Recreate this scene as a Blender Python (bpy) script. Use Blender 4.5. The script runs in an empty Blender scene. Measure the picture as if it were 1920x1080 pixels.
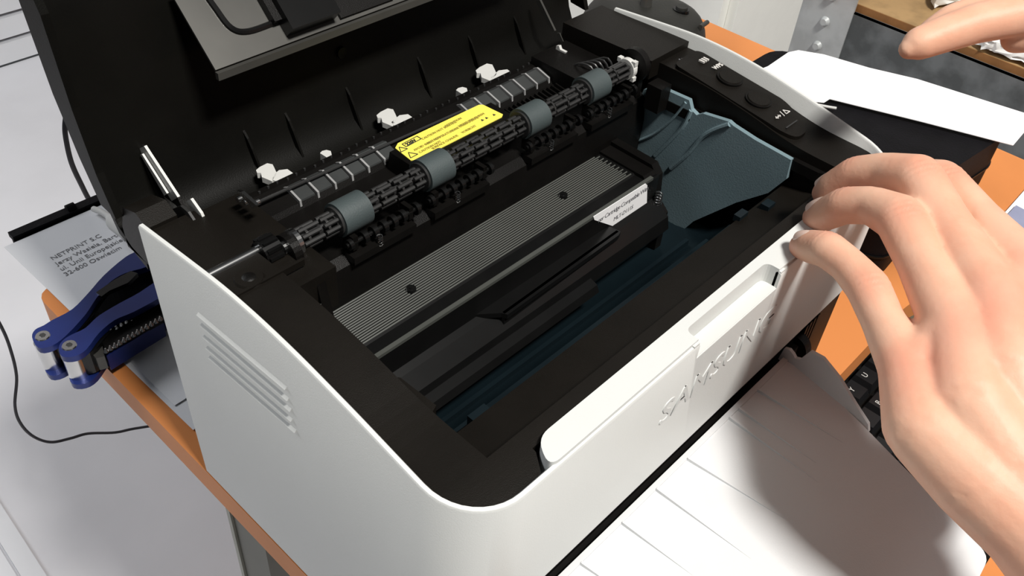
import bpy, bmesh, math, random
import numpy as np
from mathutils import Vector, Matrix
random.seed(7)
SC = bpy.context.scene
COL = SC.collection
ZO = 0.90                      # height of the printer's top rim above the floor

# ------------------------------------------------------------ camera, world, lights, exposure
F = 1719.35                    # focal length for a 1920 px wide frame
CP = Vector((-0.126, -0.3141, 0.2545))
R0 = Vector((0.6835, -0.7267, 0.0691)); R1 = Vector((-0.4564, -0.4993, -0.7365))
R2 = R0.cross(R1).normalized(); R0.normalize(); R1 = R2.cross(R0).normalized()
cd = bpy.data.cameras.new('camera'); cam = bpy.data.objects.new('camera', cd); COL.objects.link(cam)
cd.sensor_width = 36; cd.lens = F / 1920 * 36; cd.clip_start = 0.02; cd.clip_end = 50
M = Matrix((R0, -R1, -R2)).transposed().to_4x4(); M.translation = CP + Vector((0, 0, ZO)); cam.matrix_world = M
SC.camera = cam
w = bpy.data.worlds.new('world'); SC.world = w; w.use_nodes = True
w.node_tree.nodes['Background'].inputs[0].default_value = (0.90, 0.95, 1.0, 1)
w.node_tree.nodes['Background'].inputs[1].default_value = 0.05
def area(name, loc, target, size, power, col):
    l = bpy.data.lights.new(name, 'AREA'); l.shape = 'RECTANGLE'; l.size = size[0]; l.size_y = size[1]; l.energy = power; l.color = col
    o = bpy.data.objects.new(name, l); COL.objects.link(o); o.location = loc
    o.rotation_euler = (Vector(target) - Vector(loc)).to_track_quat('-Z', 'Y').to_euler(); return o
area('ceiling_lamp', (0.06, -1.15, 2.85), (0.16, -0.1, 0.85), (0.46, 0.25), 78, (1.0, 0.97, 0.92))
area('left_window_lamp', (-2.0, 0.20, 1.80), (0.1, 0.0, 0.6), (1.1, 0.7), 2.2, (0.90, 0.95, 1.0))
area('rear_fill_light', (-0.6, 1.45, 1.95), (0.0, 0.3, 0.3), (0.8, 0.6), 14, (0.93, 0.96, 1.0))  # added fill light, lifts the floor and table left of the printer; not a window
SC.view_settings.view_transform = 'Standard'; SC.view_settings.look = 'None'; SC.view_settings.gamma = 1
SC.view_settings.exposure = 0.0; SC.view_settings.use_curve_mapping = False

# ------------------------------------------------------------ helpers
def ray(u, v): return R0 * ((u - 960) / F) + R1 * ((v - 540) / F) + R2
def on(u, v, a, val):          # a point on the plane axis a = val, in printer coordinates
    r = ray(u, v); t = (val - CP[a]) / r[a]; return CP + r * t
def far(u, v, d): return CP + ray(u, v) * d
MATS = {}
def mat(name, col, rough=0.5, metal=0.0, noise=0.0, scale=40, bump=0.0, bscale=400, spec=0.5, trans=0.0, sss=0.0, alpha=1.0, coat=0.0, col2=None):
    m = bpy.data.materials.new(name); m.use_nodes = True; nt = m.node_tree; b = nt.nodes['Principled BSDF']
    b.inputs['Base Color'].default_value = (*col, 1); b.inputs['Roughness'].default_value = rough
    b.inputs['Metallic'].default_value = metal; b.inputs['Specular IOR Level'].default_value = spec
    b.inputs['Coat Weight'].default_value = coat
    if sss: b.inputs['Subsurface Weight'].default_value = sss; b.inputs['Subsurface Radius'].default_value = (0.010, 0.004, 0.002); b.inputs['Subsurface Scale'].default_value = 0.5
    if alpha < 1: b.inputs['Alpha'].default_value = alpha
    tc = nt.nodes.new('ShaderNodeTexCoord')
    if noise or col2:
        n = nt.nodes.new('ShaderNodeTexNoise'); n.inputs['Scale'].default_value = scale; n.inputs['Detail'].default_value = 6
        nt.links.new(tc.outputs['Object'], n.inputs['Vector'])
        mx = nt.nodes.new('ShaderNodeMix'); mx.data_type = 'RGBA'
        c2 = col2 or tuple(max(0, c * (1 - noise)) for c in col)
        mx.inputs[6].default_value = (*col, 1); mx.inputs[7].default_value = (*c2, 1)
        cr = nt.nodes.new('ShaderNodeValToRGB'); cr.color_ramp.elements[0].position = 0.4; cr.color_ramp.elements[1].position = 0.62
        nt.links.new(n.outputs['Fac'], cr.inputs[0]); nt.links.new(cr.outputs[0], mx.inputs[0]); nt.links.new(mx.outputs[2], b.inputs['Base Color'])
    if bump:
        n2 = nt.nodes.new('ShaderNodeTexNoise'); n2.inputs['Scale'].default_value = bscale; n2.inputs['Detail'].default_value = 3
        nt.links.new(tc.outputs['Object'], n2.inputs['Vector'])
        bp = nt.nodes.new('ShaderNodeBump'); bp.inputs['Strength'].default_value = bump; bp.inputs['Distance'].default_value = 0.0008
        nt.links.new(n2.outputs['Fac'], bp.inputs['Height']); nt.links.new(bp.outputs[0], b.inputs['Normal'])
    MATS[name] = m; return m
WHITE = mat('white_shell_plastic', (0.62, 0.63, 0.615), 0.42, noise=0.02, scale=15, bump=0.10, bscale=1500)
TRAYW = mat('tray_grey_white_plastic', (0.64, 0.65, 0.66), 0.5, noise=0.02, bump=0.1, bscale=1200)
BLACK = mat('black_matt_plastic', (0.0045, 0.004, 0.0036), 0.42, noise=0.25, scale=60, bump=0.2, bscale=2200, spec=0.18)
BROWN = mat('brown_black_bezel_plastic', (0.0072, 0.0060, 0.0047), 0.45, noise=0.15, scale=50, bump=0.2, bscale=2500, spec=0.16)
COVER = mat('cover_black_plastic', (0.0045, 0.0043, 0.0036), 0.42, noise=0.3, scale=20, bump=0.1, bscale=1500, spec=0.10)
GLOSS = mat('glossy_black_plastic', (0.0055, 0.0055, 0.0055), 0.27, noise=0.2, spec=0.35)
RIBP = mat('ribbed_black_plastic', (0.066, 0.070, 0.063), 0.36, noise=0.15, scale=30, spec=1.0)
TEAL = mat('dark_teal_plastic', (0.005, 0.010, 0.013), 0.28, noise=0.3, scale=12, spec=0.45)
SLATE = mat('slate_blue_plastic', (0.19, 0.27, 0.30), 0.40, noise=0.12, scale=14, bump=0.1, bscale=900, spec=0.5)
RUBBER = mat('grey_green_rubber', (0.050, 0.066, 0.068), 0.6, noise=0.1, scale=60, bump=0.2, bscale=1500)
SHAFT = mat('dark_grey_shaft_plastic', (0.028, 0.028, 0.028), 0.35, noise=0.15, spec=0.5)
CLEARG = mat('smoky_grey_flap_plastic', (0.045, 0.048, 0.048), 0.3, noise=0.2, spec=0.5)
FINM = mat('pale_grey_fin_plastic', (0.30, 0.30, 0.30), 0.35, noise=0.1)
CHROME = mat('polished_steel', (0.62, 0.62, 0.62), 0.22, metal=1.0, noise=0.1)
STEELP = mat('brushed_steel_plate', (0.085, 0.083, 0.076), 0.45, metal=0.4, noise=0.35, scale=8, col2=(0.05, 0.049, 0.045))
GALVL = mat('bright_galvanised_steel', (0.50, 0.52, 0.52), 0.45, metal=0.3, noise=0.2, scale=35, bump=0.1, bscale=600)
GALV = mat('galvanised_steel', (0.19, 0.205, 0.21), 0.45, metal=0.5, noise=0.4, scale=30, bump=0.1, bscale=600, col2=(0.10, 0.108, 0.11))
CLIP = mat('white_nylon', (0.62, 0.62, 0.60), 0.45, noise=0.03)
YEL = mat('yellow_label_paper', (0.90, 0.78, 0.12), 0.5, noise=0.03)
INK = mat('black_ink', (0.03, 0.03, 0.03), 0.6, noise=0.1)
INKG = mat('faint_ink', (0.16, 0.16, 0.17), 0.6, noise=0.1)
INKY = mat('brown_ink', (0.40, 0.33, 0.06), 0.6, noise=0.1)
ICON = mat('light_grey_print', (0.62, 0.60, 0.57), 0.5, noise=0.05)
PAPER = mat('white_paper', (0.80, 0.81, 0.84), 0.8, noise=0.03, scale=10, bump=0.05)
PAPER2 = mat('bright_white_paper', (0.90, 0.90, 0.91), 0.8, noise=0.02, scale=10)
ORANGE = mat('orange_wood_laminate', (0.72, 0.265, 0.082), 0.5, noise=0.14, scale=9, bump=0.05, spec=0.2)
FLOORM = mat('pale_grey_linoleum', (0.76, 0.76, 0.79), 0.55, noise=0.05, scale=5, bump=0.05, bscale=80)
WALLM = mat('off_white_wall_paint', (0.55, 0.53, 0.53), 0.8, noise=0.04, scale=4)
CABW = mat('cream_white_cabinet', (0.90, 0.90, 0.85), 0.5, noise=0.02)
OLIVE = mat('olive_grey_painted_steel', (0.085, 0.085, 0.062), 0.5, noise=0.1)
OLIVEL = mat('pale_olive_painted_steel', (0.34, 0.34, 0.29), 0.5, noise=0.1)
BLUE = mat('anodised_blue_metal', (0.012, 0.026, 0.15), 0.33, metal=0.35, noise=0.2, scale=40, spec=0.6, col2=(0.012, 0.022, 0.13))
DARKC = mat('dark_device_plastic', (0.016, 0.016, 0.0135), 0.55, noise=0.15, scale=50, bump=0.2)
CASEB = mat('black_leatherette', (0.0045, 0.0042, 0.0055), 0.6, noise=0.3, scale=60, bump=0.35, bscale=700, spec=0.1)
BOARD = mat('brown_hardboard', (0.40, 0.25, 0.11), 0.7, noise=0.25, scale=50, bump=0.2, bscale=500)
BOARDE = mat('brown_board_edge', (0.27, 0.12, 0.035), 0.7, noise=0.2, scale=50)
RUBB = mat('black_cable_rubber', (0.012, 0.011, 0.018), 0.5, noise=0.1)
SKIN = mat('skin', (0.72, 0.43, 0.30), 0.50, noise=0.0, scale=45, bump=0.16, bscale=420, spec=0.3, sss=0.12, col2=(0.70, 0.37, 0.25))
nt_ = SKIN.node_tree; b_ = nt_.nodes['Principled BSDF']; at_ = nt_.nodes.new('ShaderNodeAttribute'); at_.attribute_name = 'flush'
mx_ = nt_.nodes.new('ShaderNodeMix'); mx_.data_type = 'RGBA'; src_ = b_.inputs['Base Color'].links[0].from_socket
nt_.links.new(src_, mx_.inputs[6]); mx_.inputs[7].default_value = (0.66, 0.235, 0.16, 1); nt_.links.new(at_.outputs['Fac'], mx_.inputs[0]); nt_.links.new(mx_.outputs[2], b_.inputs['Base Color'])
NAIL = mat('finger_nail', (0.80, 0.56, 0.47), 0.28, noise=0.05, spec=0.5, sss=0.1)
KEYM = mat('black_key_plastic', (0.012, 0.012, 0.013), 0.35, noise=0.2)
SLEEVE = mat('crumpled_white_plastic', (0.85, 0.85, 0.82), 0.5, noise=0.06, scale=30, bump=0.6, bscale=60)

def wloc(o):
    l = Vector((0, 0, 0))
    while o: l = l + o.location; o = o.parent
    return l
def link(name, me, m, parent=None, origin=None):
    """me is in printer coordinates; lift by ZO and move it to the parent's frame"""
    base = wloc(parent) if parent else Vector((0, 0, 0))
    org = (Vector(origin) + Vector((0, 0, ZO)) - base) if origin is not None else Vector((0, 0, 0))
    me.transform(Matrix.Translation(Vector((0, 0, ZO)) - base - org))
    o = bpy.data.objects.new(name, me); o.location = org
    if m: me.materials.append(m)
    COL.objects.link(o); o.parent = parent; return o
def tag(o, label=None, cat=None, group=None, kind=None):
    if label: o['label'] = label
    if cat: o['category'] = cat
    if group: o['group'] = group
    if kind: o['kind'] = kind
    return o
def thing(name, loc, label, cat, group=None):
    o = bpy.data.objects.new(name, None); o.empty_display_size = 0.02; COL.objects.link(o)
    o.location = Vector(loc) + Vector((0, 0, ZO)); return tag(o, label, cat, group)
def obj(name, bm, m, parent=None, smooth=False, bev=0, seg=2, origin=None):
    if bev:
        es = [e for e in bm.edges if len(e.link_faces) == 2 and e.calc_face_angle(0) > 0.6]
        bmesh.ops.bevel(bm, geom=es, offset=bev, segments=seg, affect='EDGES', profile=0.7, clamp_overlap=True)
    bmesh.ops.recalc_face_normals(bm, faces=bm.faces)
    me = bpy.data.meshes.new(name); bm.to_mesh(me); bm.free()
    if smooth:
        me.shade_smooth()
        try: me.set_sharp_from_angle(angle=math.radians(38))
        except Exception: pass
    return link(name, me, m, parent, origin)
def new(): return bmesh.new()
def box(bm, x0, x1, y0, y1, z0, z1):
    v = [bm.verts.new((x, y, z)) for x in (x0, x1) for y in (y0, y1) for z in (z0, z1)]
    for f in ((0, 1, 3, 2), (4, 6, 7, 5), (0, 4, 5, 1), (2, 3, 7, 6), (0, 2, 6, 4), (1, 5, 7, 3)): bm.faces.new([v[i] for i in f])
    return bm
def prism(bm, poly, axis, lo, hi):
    """extrude a 2-D polygon; axis x: poly=(y,z); y: (x,z); z: (x,y)"""
    def p(a, b, t): return {'x': (t, a, b), 'y': (a, t, b), 'z': (a, b, t)}[axis]
    A = [bm.verts.new(p(a, b, lo)) for a, b in poly]; B = [bm.verts.new(p(a, b, hi)) for a, b in poly]
    n = len(poly); bm.faces.new(A[::-1]); bm.faces.new(B)
    for i in range(n): bm.faces.new((A[i], A[(i + 1) % n], B[(i + 1) % n], B[i]))
    return bm
def solid(bm, pts, nrm, th):
    """a planar outline given thickness th along nrm"""
    nrm = Vector(nrm).normalized() * th
    A = [bm.verts.new(Vector(p)) for p in pts]; B = [bm.verts.new(Vector(p) + nrm) for p in pts]; n = len(pts)
    bm.faces.new(A); bm.faces.new(B[::-1])
    for i in range(n): bm.faces.new((A[i], B[i], B[(i + 1) % n], A[(i + 1) % n]))
    return bm
def cyl(bm, a, b, r, r2=None, n=24, cap=True):
    a = Vector(a); b = Vector(b); r2 = r if r2 is None else r2; d = (b - a).normalized()
    s = d.orthogonal().normalized(); t = d.cross(s)
    A = []; B = []
    for i in range(n):
        c = math.cos(2 * math.pi * i / n); q = math.sin(2 * math.pi * i / n)
        A.append(bm.verts.new(a + (s * c + t * q) * r)); B.append(bm.verts.new(b + (s * c + t * q) * r2))
    for i in range(n): bm.faces.new((A[i], A[(i + 1) % n], B[(i + 1) % n], B[i]))
    if cap: bm.faces.new(A[::-1]); bm.faces.new(B)
    return bm
def smoothpath(pts, k=6):
    pts = [Vector(p) for p in pts]; out = []
    for i in range(len(pts) - 1):
        p0 = pts[max(i - 1, 0)]; p1 = pts[i]; p2 = pts[i + 1]; p3 = pts[min(i + 2, len(pts) - 1)]
        for j in range(k):
            t = j / k
            out.append(0.5 * ((2 * p1) + (p2 - p0) * t + (2 * p0 - 5 * p1 + 4 * p2 - p3) * t * t + (3 * p1 - p0 - 3 * p2 + p3) * t ** 3))
    out.append(pts[-1]); return out
def tube(bm, pts, r, n=10, rs=None):
    pts = [Vector(p) for p in pts]; prev = None; up = None; rings = []
    for i, p in enumerate(pts):
        d = (pts[min(i + 1, len(pts) - 1)] - pts[max(i - 1, 0)]).normalized()
        if up is None: up = d.orthogonal().normalized()
        up = (up - d * up.dot(d)).normalized(); t = d.cross(up); rr = rs[i] if rs else r
        rings.append([bm.verts.new(p + (up * math.cos(2 * math.pi * k / n) + t * math.sin(2 * math.pi * k / n)) * rr) for k in range(n)])
    for a, b in zip(rings, rings[1:]):
        for k in range(n): bm.faces.new((a[k], a[(k + 1) % n], b[(k + 1) % n], b[k]))
    bm.faces.new(rings[0][::-1]); bm.faces.new(rings[-1]); return bm
def lettering(name, txt, m, parent, o, ex, ey, size, extrude=0.0002, bold=0.0, align='LEFT', label=None, origin=None, space=1.0):
    c = bpy.data.curves.new(name, 'FONT'); c.body = txt; c.size = size; c.extrude = extrude; c.offset = bold; c.align_x = align; c.resolution_u = 3; c.space_character = space
    t = bpy.data.objects.new('tmp', c); COL.objects.link(t); bpy.context.view_layer.update()
    me = bpy.data.meshes.new_from_object(t.evaluated_get(bpy.context.evaluated_depsgraph_get())); bpy.data.objects.remove(t)
    ex = Vector(ex).normalized(); ey = Vector(ey); ey = (ey - ex * ey.dot(ex)).normalized(); ez = ex.cross(ey)
    mm = Matrix((ex, ey, ez)).transposed().to_4x4(); mm.translation = Vector(o); me.transform(mm); me.materials.clear()
    q_ = bmesh.new(); q_.from_mesh(me); bmesh.ops.remove_doubles(q_, verts=q_.verts, dist=1e-6); bmesh.ops.recalc_face_normals(q_, faces=q_.faces); q_.to_mesh(me); q_.free()
    ob = link(name, me, m, parent, origin)
    if label: ob['label'] = label
    return ob
def roundpoly(pts, r, k=4):
    out = []; n = len(pts)
    for i in range(n):
        p = Vector(pts[i]); a = Vector(pts[i - 1]) - p; b = Vector(pts[(i + 1) % n]) - p
        rr = min(r, a.length * 0.45, b.length * 0.45); A = p + a.normalized() * rr; B = p + b.normalized() * rr
        for j in range(k + 1):
            t = j / k; out.append(tuple((1 - t) ** 2 * A + 2 * t * (1 - t) * p + t * t * B))
    return out
def lerp_tab(tab, y):
    if y <= tab[0][0]: return tab[0][1]
    for (a, za), (b, zb) in zip(tab, tab[1:]):
        if y <= b: return za + (zb - za) * (y - a) / (b - a)
    return tab[-1][1]

# ============================================================ SETTING
PI = math.pi
b = box(new(), -1.6, 3.2, -2.6, 1.84, -0.92, -0.90); tag(obj('floor', b, FLOORM), 'pale grey smooth floor beside and beneath the orange table', kind='structure')
b = box(new(), -1.6, 3.2, 1.86, 1.9, -0.90, 1.7); wb = tag(obj('wall_back', b, WALLM), 'off-white back wall clad with horizontal boards at its foot', kind='structure')
hz_ = [-0.90] + [on(0, v, 1, 1.84).z for v in (128, 80, 32, -16, -64, -112)]
for za, zb_ in zip(hz_, hz_[1:]):
    if zb_ - za > 0.012: obj('plank', box(new(), 0.2, 1.35, 1.84, 1.858, za + 0.006, zb_ - 0.006), PAPER, wb, bev=0.003)
# pale floor strip at lower left
st = new(); e0 = on(0, 943, 2, -0.888); e1 = on(88, 1080, 2, -0.888); g0 = on(0, 1017, 2, -0.888); dd = (e0 - e1); dd.z = 0
sx = Vector((g0.x - (e1 + dd * ((g0.y - e1.y) / dd.y)).x, 0, 0))
q0 = e0 + dd * 0.6; q1 = e1 - dd * 2
solid(st, [q0, q0 + sx, q1 + sx, q1], (0, 0, -1), 0.012); solid(st, [q0 + sx * 1.15 - Vector((0, 0, .003)), q0 + sx * 2.2 - Vector((0, 0, .003)), q1 + sx * 2.2 - Vector((0, 0, .003)), q1 + sx * 1.15 - Vector((0, 0, .003))], (0, 0, -1), 0.009)
tag(obj('trim_1', st, PAPER, bev=0.004), 'white raised threshold strip on the floor at lower left', kind='structure')
b = box(new(), 2.2, 2.24, -2.6, 1.84, -0.90, 1.7); tag(obj('wall_right', b, WALLM), 'off-white wall on the right behind the shelf', kind='structure')
b = box(new(), 0.56, 2.2, 1.0, 1.04, -0.90, 1.2); tag(obj('wall_partition', b, WALLM), 'off-white wall behind the table corner', kind='structure')

# ============================================================ TABLE
table = thing('table', (0.3, 0, -0.90), 'orange laminate table with olive-grey steel legs carrying the printer', 'table')
top = [(0, 0.19), (0.655, 0.19)] + [(0.655 + 0.03 * math.sin(a), 0.16 + 0.03 * math.cos(a)) for a in (0.5, 1.0, 1.57)] + [(0.685, -0.62), (0.50, -0.62), (0.475, -0.56), (0.475, -0.28), (0.455, -0.222), (0.42, -0.217), (0, -0.217)]
b = prism(new(), roundpoly(top, 0.012), 'z', -0.190, -0.17); obj('tabletop', b, ORANGE, table, smooth=True, bev=0.004, seg=3)
def leg(x, y):
    b = new(); box(b, x, x + 0.045, y - 0.036, y - 0.004, -0.895, -0.191)
    l = obj('leg', b, OLIVE, table)
    obj('leg_flange', box(new(), x - 0.0015, x + 0.045, y - 0.0038, y, -0.895, -0.191), OLIVEL, l)
    obj('foot', box(new(), x, x + 0.06, y - 0.045, y + 0.005, -0.90, -0.895), RUBB, l)
leg(0.008, -0.003); leg(0.60, 0.15); leg(0.56, -0.55)
b = box(new(), 0.02, 0.47, -0.40, -0.10, -0.262, -0.25); obj('keyboard_shelf', b, ORANGE, table, bev=0.003)
for x in (0.03, 0.44): obj('shelf_runner', box(new(), x, x + 0.015, -0.30, 0.10, -0.248, -0.19), OLIVE, table)

# keyboard on the pull-out shelf
kb = thing('keyboard', (0.25, -0.28, -0.25), 'black keyboard under the printer tray, on the pull-out shelf', 'keyboard')
obj('case', prism(new(), roundpoly([(0.07, -0.345), (0.455, -0.345), (0.455, -0.195), (0.07, -0.195)], 0.008), 'z', -0.2495, -0.236), BLACK, kb, smooth=True, bev=0.002)
chars = '1234567890QWERTYUIOPASDFGHJKLZXCVBNM,.-=[];ABCDEFGHIJKLMNOPQ'
kk = 0
for r in range(6):
    for c in range(18):
        x = 0.085 + c * 0.0202 + r * 0.003; y = -0.218 - r * 0.0195
        if x > 0.445: continue
        b = new(); v = []
        for (dx, dy, z) in ((0.0088, 0.0088, -0.236), (0.0068, 0.0068, -0.2285)):
            v.append([b.verts.new((x + sx * dx, y + sy * dy, z)) for sx, sy in ((-1, -1), (1, -1), (1, 1), (-1, 1))])
        for i in range(4): b.faces.new((v[0][i], v[0][(i + 1) % 4], v[1][(i + 1) % 4], v[1][i]))
        b.faces.new(v[1]); b.faces.new(v[0][::-1])
        k = obj('key', b, KEYM, kb, bev=0.0008, seg=1)
        if c > 8: lettering('key_lettering', chars[kk % len(chars)], ICON, k, (x - 0.004, y - 0.0005, -0.2284), (1, 0, 0), (0, 1, 0), 0.006, 0.00005)
        kk += 1

# ============================================================ PRINTER
W = 0.331; D0 = -0.203
pr = thing('printer', (0.165, -0.1, -0.17), 'white and black desktop laser printer with its top cover open', 'printer')
RIM = [(-0.21, -0.0148), (-0.1875, -0.0110), (-0.1533, -0.0042), (-0.1425, -0.0020), (-0.1118, 0.0030), (-0.0925, 0.0050), (-0.075, 0.0058), (-0.0579, 0.0056), (-0.03, 0.0030), (0.0, 0.0)]
def rim(y): return sum(lerp_tab(RIM, y + d * 0.0025) for d in range(-3, 4)) / 7 if -0.19 < y < -0.01 else lerp_tab(RIM, y)
def plan(inset, rc=0.026, ny=26, na=10, nx=16):
    i = inset; P = []
    for k in range(ny): P.append((i, 0.0 + (D0 + rc) * k / ny))
    for k in range(na): a = PI + PI / 2 * k / na; P.append((rc + (rc - i) * math.cos(a), D0 + rc + (rc - i) * math.sin(a)))
    for k in range(nx + 1): P.append((rc + (W - 2 * rc) * k / nx, D0 + i))
    for k in range(1, na): a = 1.5 * PI + PI / 2 * k / na; P.append((W - rc + (rc - i) * math.cos(a), D0 + rc + (rc - i) * math.sin(a)))
    for k in range(ny + 1): P.append((W - i, (D0 + rc) * (1 - k / ny)))
    return P
def yslant(y, z):              # the rear edge of the side panels is slightly bowed
    return y
outer = plan(0.0); inner = plan(0.0028); mid1 = plan(0.0006); mid2 = plan(0.0022)
b = new(); rings = []
def zbot(x, y): return -0.092 if (y < -0.17 and 0.012 < x < W - 0.012) else -0.168
def ringf(P, dz, bot=False):
    out = []
    for (x, y) in P:
        z = zbot(x, y) if bot else rim(y) + dz
        yy = y
        if bot and y > -0.001: yy = -0.006
        if not bot and dz < -0.05: yy = y
        out.append(b.verts.new((x, yy, z)))
    return out
rings = [ringf(outer, 0, True), ringf(outer, -0.0012), ringf(mid1, -0.0003), ringf(mid2, -0.0003), ringf(inner, -0.0012), ringf(inner, 0, True)]
for A, B in zip(rings, rings[1:] + rings[:1]):
    for k in range(len(A) - 1): b.faces.new((A[k], A[k + 1], B[k + 1], B[k]))
b.faces.new([r[0] for r in rings]); b.faces.new([r[-1] for r in rings][::-1])
shell = obj('body_shell', b, WHITE, pr, smooth=True)
# vent grooves: five long slits that catch the light
for (a, c) in (((372, 586), (538, 726)), ((378, 606), (542, 747)), ((383, 628), (547, 767)), ((389, 649), (549, 786)), ((394, 667), (556, 807))):
    p = on(*a, 0, 0); q = on(*c, 0, 0); b = new()
    v = [b.verts.new(t) for t in ((0.0005, p.y, p.z + 0.0008), (0.0005, p.y, p.z - 0.0010), (-0.0012, p.y, p.z - 0.0008), (0.0005, q.y, q.z + 0.0008), (0.0005, q.y, q.z - 0.0010), (-0.0012, q.y, q.z - 0.0008))]
    for f in ((0, 1, 2), (5, 4, 3), (0, 2, 5, 3), (1, 0, 3, 4), (2, 1, 4, 5)): b.faces.new([v[t] for t in f])
    obj('vent_slit', b, WHITE, shell)
# front top strip with the grip recess
pl = new(); y_in = -0.1895
out = roundpoly([(0.0470, y_in), (0.293, y_in), (0.296, -0.2015), (0.040, -0.2015)], 0.007, 6)
b = new()
def strip_z(x, y): return -0.0125 - (0.0 if y > -0.2 else 0.0002)
prism(b, out, 'z', -0.030, -0.0118); strip = obj('front_strip', b, WHITE, pr, smooth=True, bev=0.0016, seg=3)
# boolean cut of the recess through strip and shell
b = new(); prism(b, roundpoly([(0.134, -0.1945), (0.199, -0.1945), (0.199, -0.212), (0.134, -0.212)], 0.004, 5), 'z', -0.0225, 0.01)
cut = obj('cutter', b, WHITE, None, bev=0.0025, seg=3)
bpy.context.view_layer.update()
for t in (strip, shell):
    md = t.modifiers.new('cut', 'BOOLEAN'); md.object = cut; md.operation = 'DIFFERENCE'; md.solver = 'EXACT'
bpy.context.view_layer.update(); dg = bpy.context.evaluated_depsgraph_get()
for t in (strip, shell):
    me = bpy.data.meshes.new_from_object(t.evaluated_get(dg)); t.modifiers.clear(); t.data = me
bpy.data.objects.remove(cut)
# recess pan and its lip
b = new(); box(b, 0.1345, 0.2030, -0.2025, -0.1950, -0.024, -0.0222); box(b, 0.1992, 0.2030, -0.2026, -0.1950, -0.0222, -0.0130); box(b, 0.1300, 0.1338, -0.2026, -0.1950, -0.024, -0.0130); obj('grip_recess', b, WHITE, pr, bev=0.0005)
# raised name on the front face
emb = lettering('embossed_lettering', 'SAMSUNG', WHITE, pr, (0.1145, D0 + 0.0002, -0.0512), (1, 0, 0), (0, 0, 1), 0.0205, 0.0006, 0.0, label='raised white lettering on the front', space=1.0)
q_ = bmesh.new(); q_.from_mesh(emb.data)
for d_ in ((0.0004, -0.00002, 0.0),):
    g_ = bmesh.ops.duplicate(q_, geom=[f for f in q_.faces if f.index < len(emb.data.polygons) and f.index >= 0][:len(emb.data.polygons)]); bmesh.ops.translate(q_, verts=[v for v in g_['geom'] if isinstance(v, bmesh.types.BMVert)], vec=d_)
q_.to_mesh(emb.data); q_.free()
# inner dark body under the shell
b = new(); box(b, 0.004, W - 0.004, -0.196, -0.186, -0.165, -0.095); box(b, 0.004, W - 0.004, -0.1855, -0.006, -0.168, -0.125)
box(b, 0.003, 0.012, -0.186, 0.0, -0.125, -0.03); box(b, W - 0.012, W - 0.003, -0.186, 0.0, -0.125, -0.03)
obj('chassis', b, BLACK, pr)
obj('rear_body', prism(new(), [(-0.010, -0.160), (-0.001, -0.155), (-0.001, -0.035), (-0.004, -0.030), (-0.010, -0.030)], 'x', 0.006, W - 0.006), BLACK, pr, bev=0.002)
obj('rear_white_panel', prism(new(), [(0.002, -0.09), (0.060, -0.10), (0.064, -0.013), (0.040, -0.010), (0.034, -0.05), (0.0, -0.05)], 'x', W - 0.006, W - 0.001), WHITE, pr, bev=0.001)

# ---- bezel: frame following the rim, with the big opening
BZ = [(-0.21, -0.0190), (-0.19, -0.0150), (-0.175, -0.0150), (-0.15, -0.0145), (-0.12, -0.0085), (-0.09, -0.0045), (-0.06, -0.0035), (-0.03, -0.0045), (0.0, -0.006)]
def bz(y): return sum(lerp_tab(BZ, y + d * 0.003) for d in range(-4, 5)) / 9
XL, XR, YF = 0.0290, 0.2995, -0.1815
ys = [0.0 - 0.2 * k / 40 for k in range(41)]
def side(bm, xa, xb, y0, y1, zoff=0.0, n=30, zlow=None, depth=0.018):
    """strip of bezel between xa(y) and xb(y)"""
    T = []; Bq = []
    for k in range(n + 1):
        y = y0 + (y1 - y0) * k / n; a = xa(y) if callable(xa) else xa; c = xb(y) if callable(xb) else xb
        z = bz(y) + zoff; T.append((bm.verts.new((a, y, z)), bm.verts.new((c, y, z)))); zl = z - depth
        Bq.append((bm.verts.new((a, y, zl)), bm.verts.new((c, y, zl))))
    for k in range(n):
        bm.faces.new((T[k][0], T[k][1], T[k + 1][1], T[k + 1][0])); bm.faces.new((Bq[k][0], Bq[k + 1][0], Bq[k + 1][1], Bq[k][1]))
        bm.faces.new((T[k][0], T[k + 1][0], Bq[k + 1][0], Bq[k][0])); bm.faces.new((T[k][1], Bq[k][1], Bq[k + 1][1], T[k + 1][1]))
    bm.faces.new((T[0][0], Bq[0][0], Bq[0][1], T[0][1])); bm.faces.new((T[n][0], T[n][1], Bq[n][1], Bq[n][0]))
def corner_in(y, left=True):   # inner face of the shell, with rounded corner
    rc = 0.026; i = 0.0029
    if y >= D0 + rc: x = i
    else:
        d = min(D0 + rc - y, rc - i); x = rc - math.sqrt(max((rc - i) ** 2 - d * d, 0))
    return x if left else W - x
b = new()
side(b, lambda y: corner_in(y), lambda y: XL, 0.0, YF, depth=0.035)
side(b, lambda y: XR, lambda y: corner_in(y, False), 0.0, YF, depth=0.035)
side(b, lambda y: corner_in(y), lambda y: corner_in(y, False), YF, -0.1897, n=6, depth=0.03)
side(b, lambda y: corner_in(y), lambda y: 0.0445 - max(0, -0.1915 - y) * 0.7, -0.1897, -0.2000, n=10, depth=0.02)
side(b, lambda y: 0.2915 , lambda y: corner_in(y, False), -0.1897, -0.2000, n=10, depth=0.02)
bmesh.ops.remove_doubles(b, verts=b.verts, dist=0.00005)
bezel = obj('bezel', b, BROWN, pr)
b = new(); side(b, 0.3035, lambda y: W - 0.0029, 0.010, -0.0575, 0.0040, depth=0.012); side(b, 0.2905, 0.3036, 0.010, -0.0575, 0.0040, depth=0.012)
obj('raised_block', b, BROWN, bezel, bev=0.0008)
b = new(); box(b, XL + 0.0004, 0.050, -0.0700, 0.0, -0.030, -0.0075); obj('left_deck', b, BROWN, pr, bev=0.002)
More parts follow.
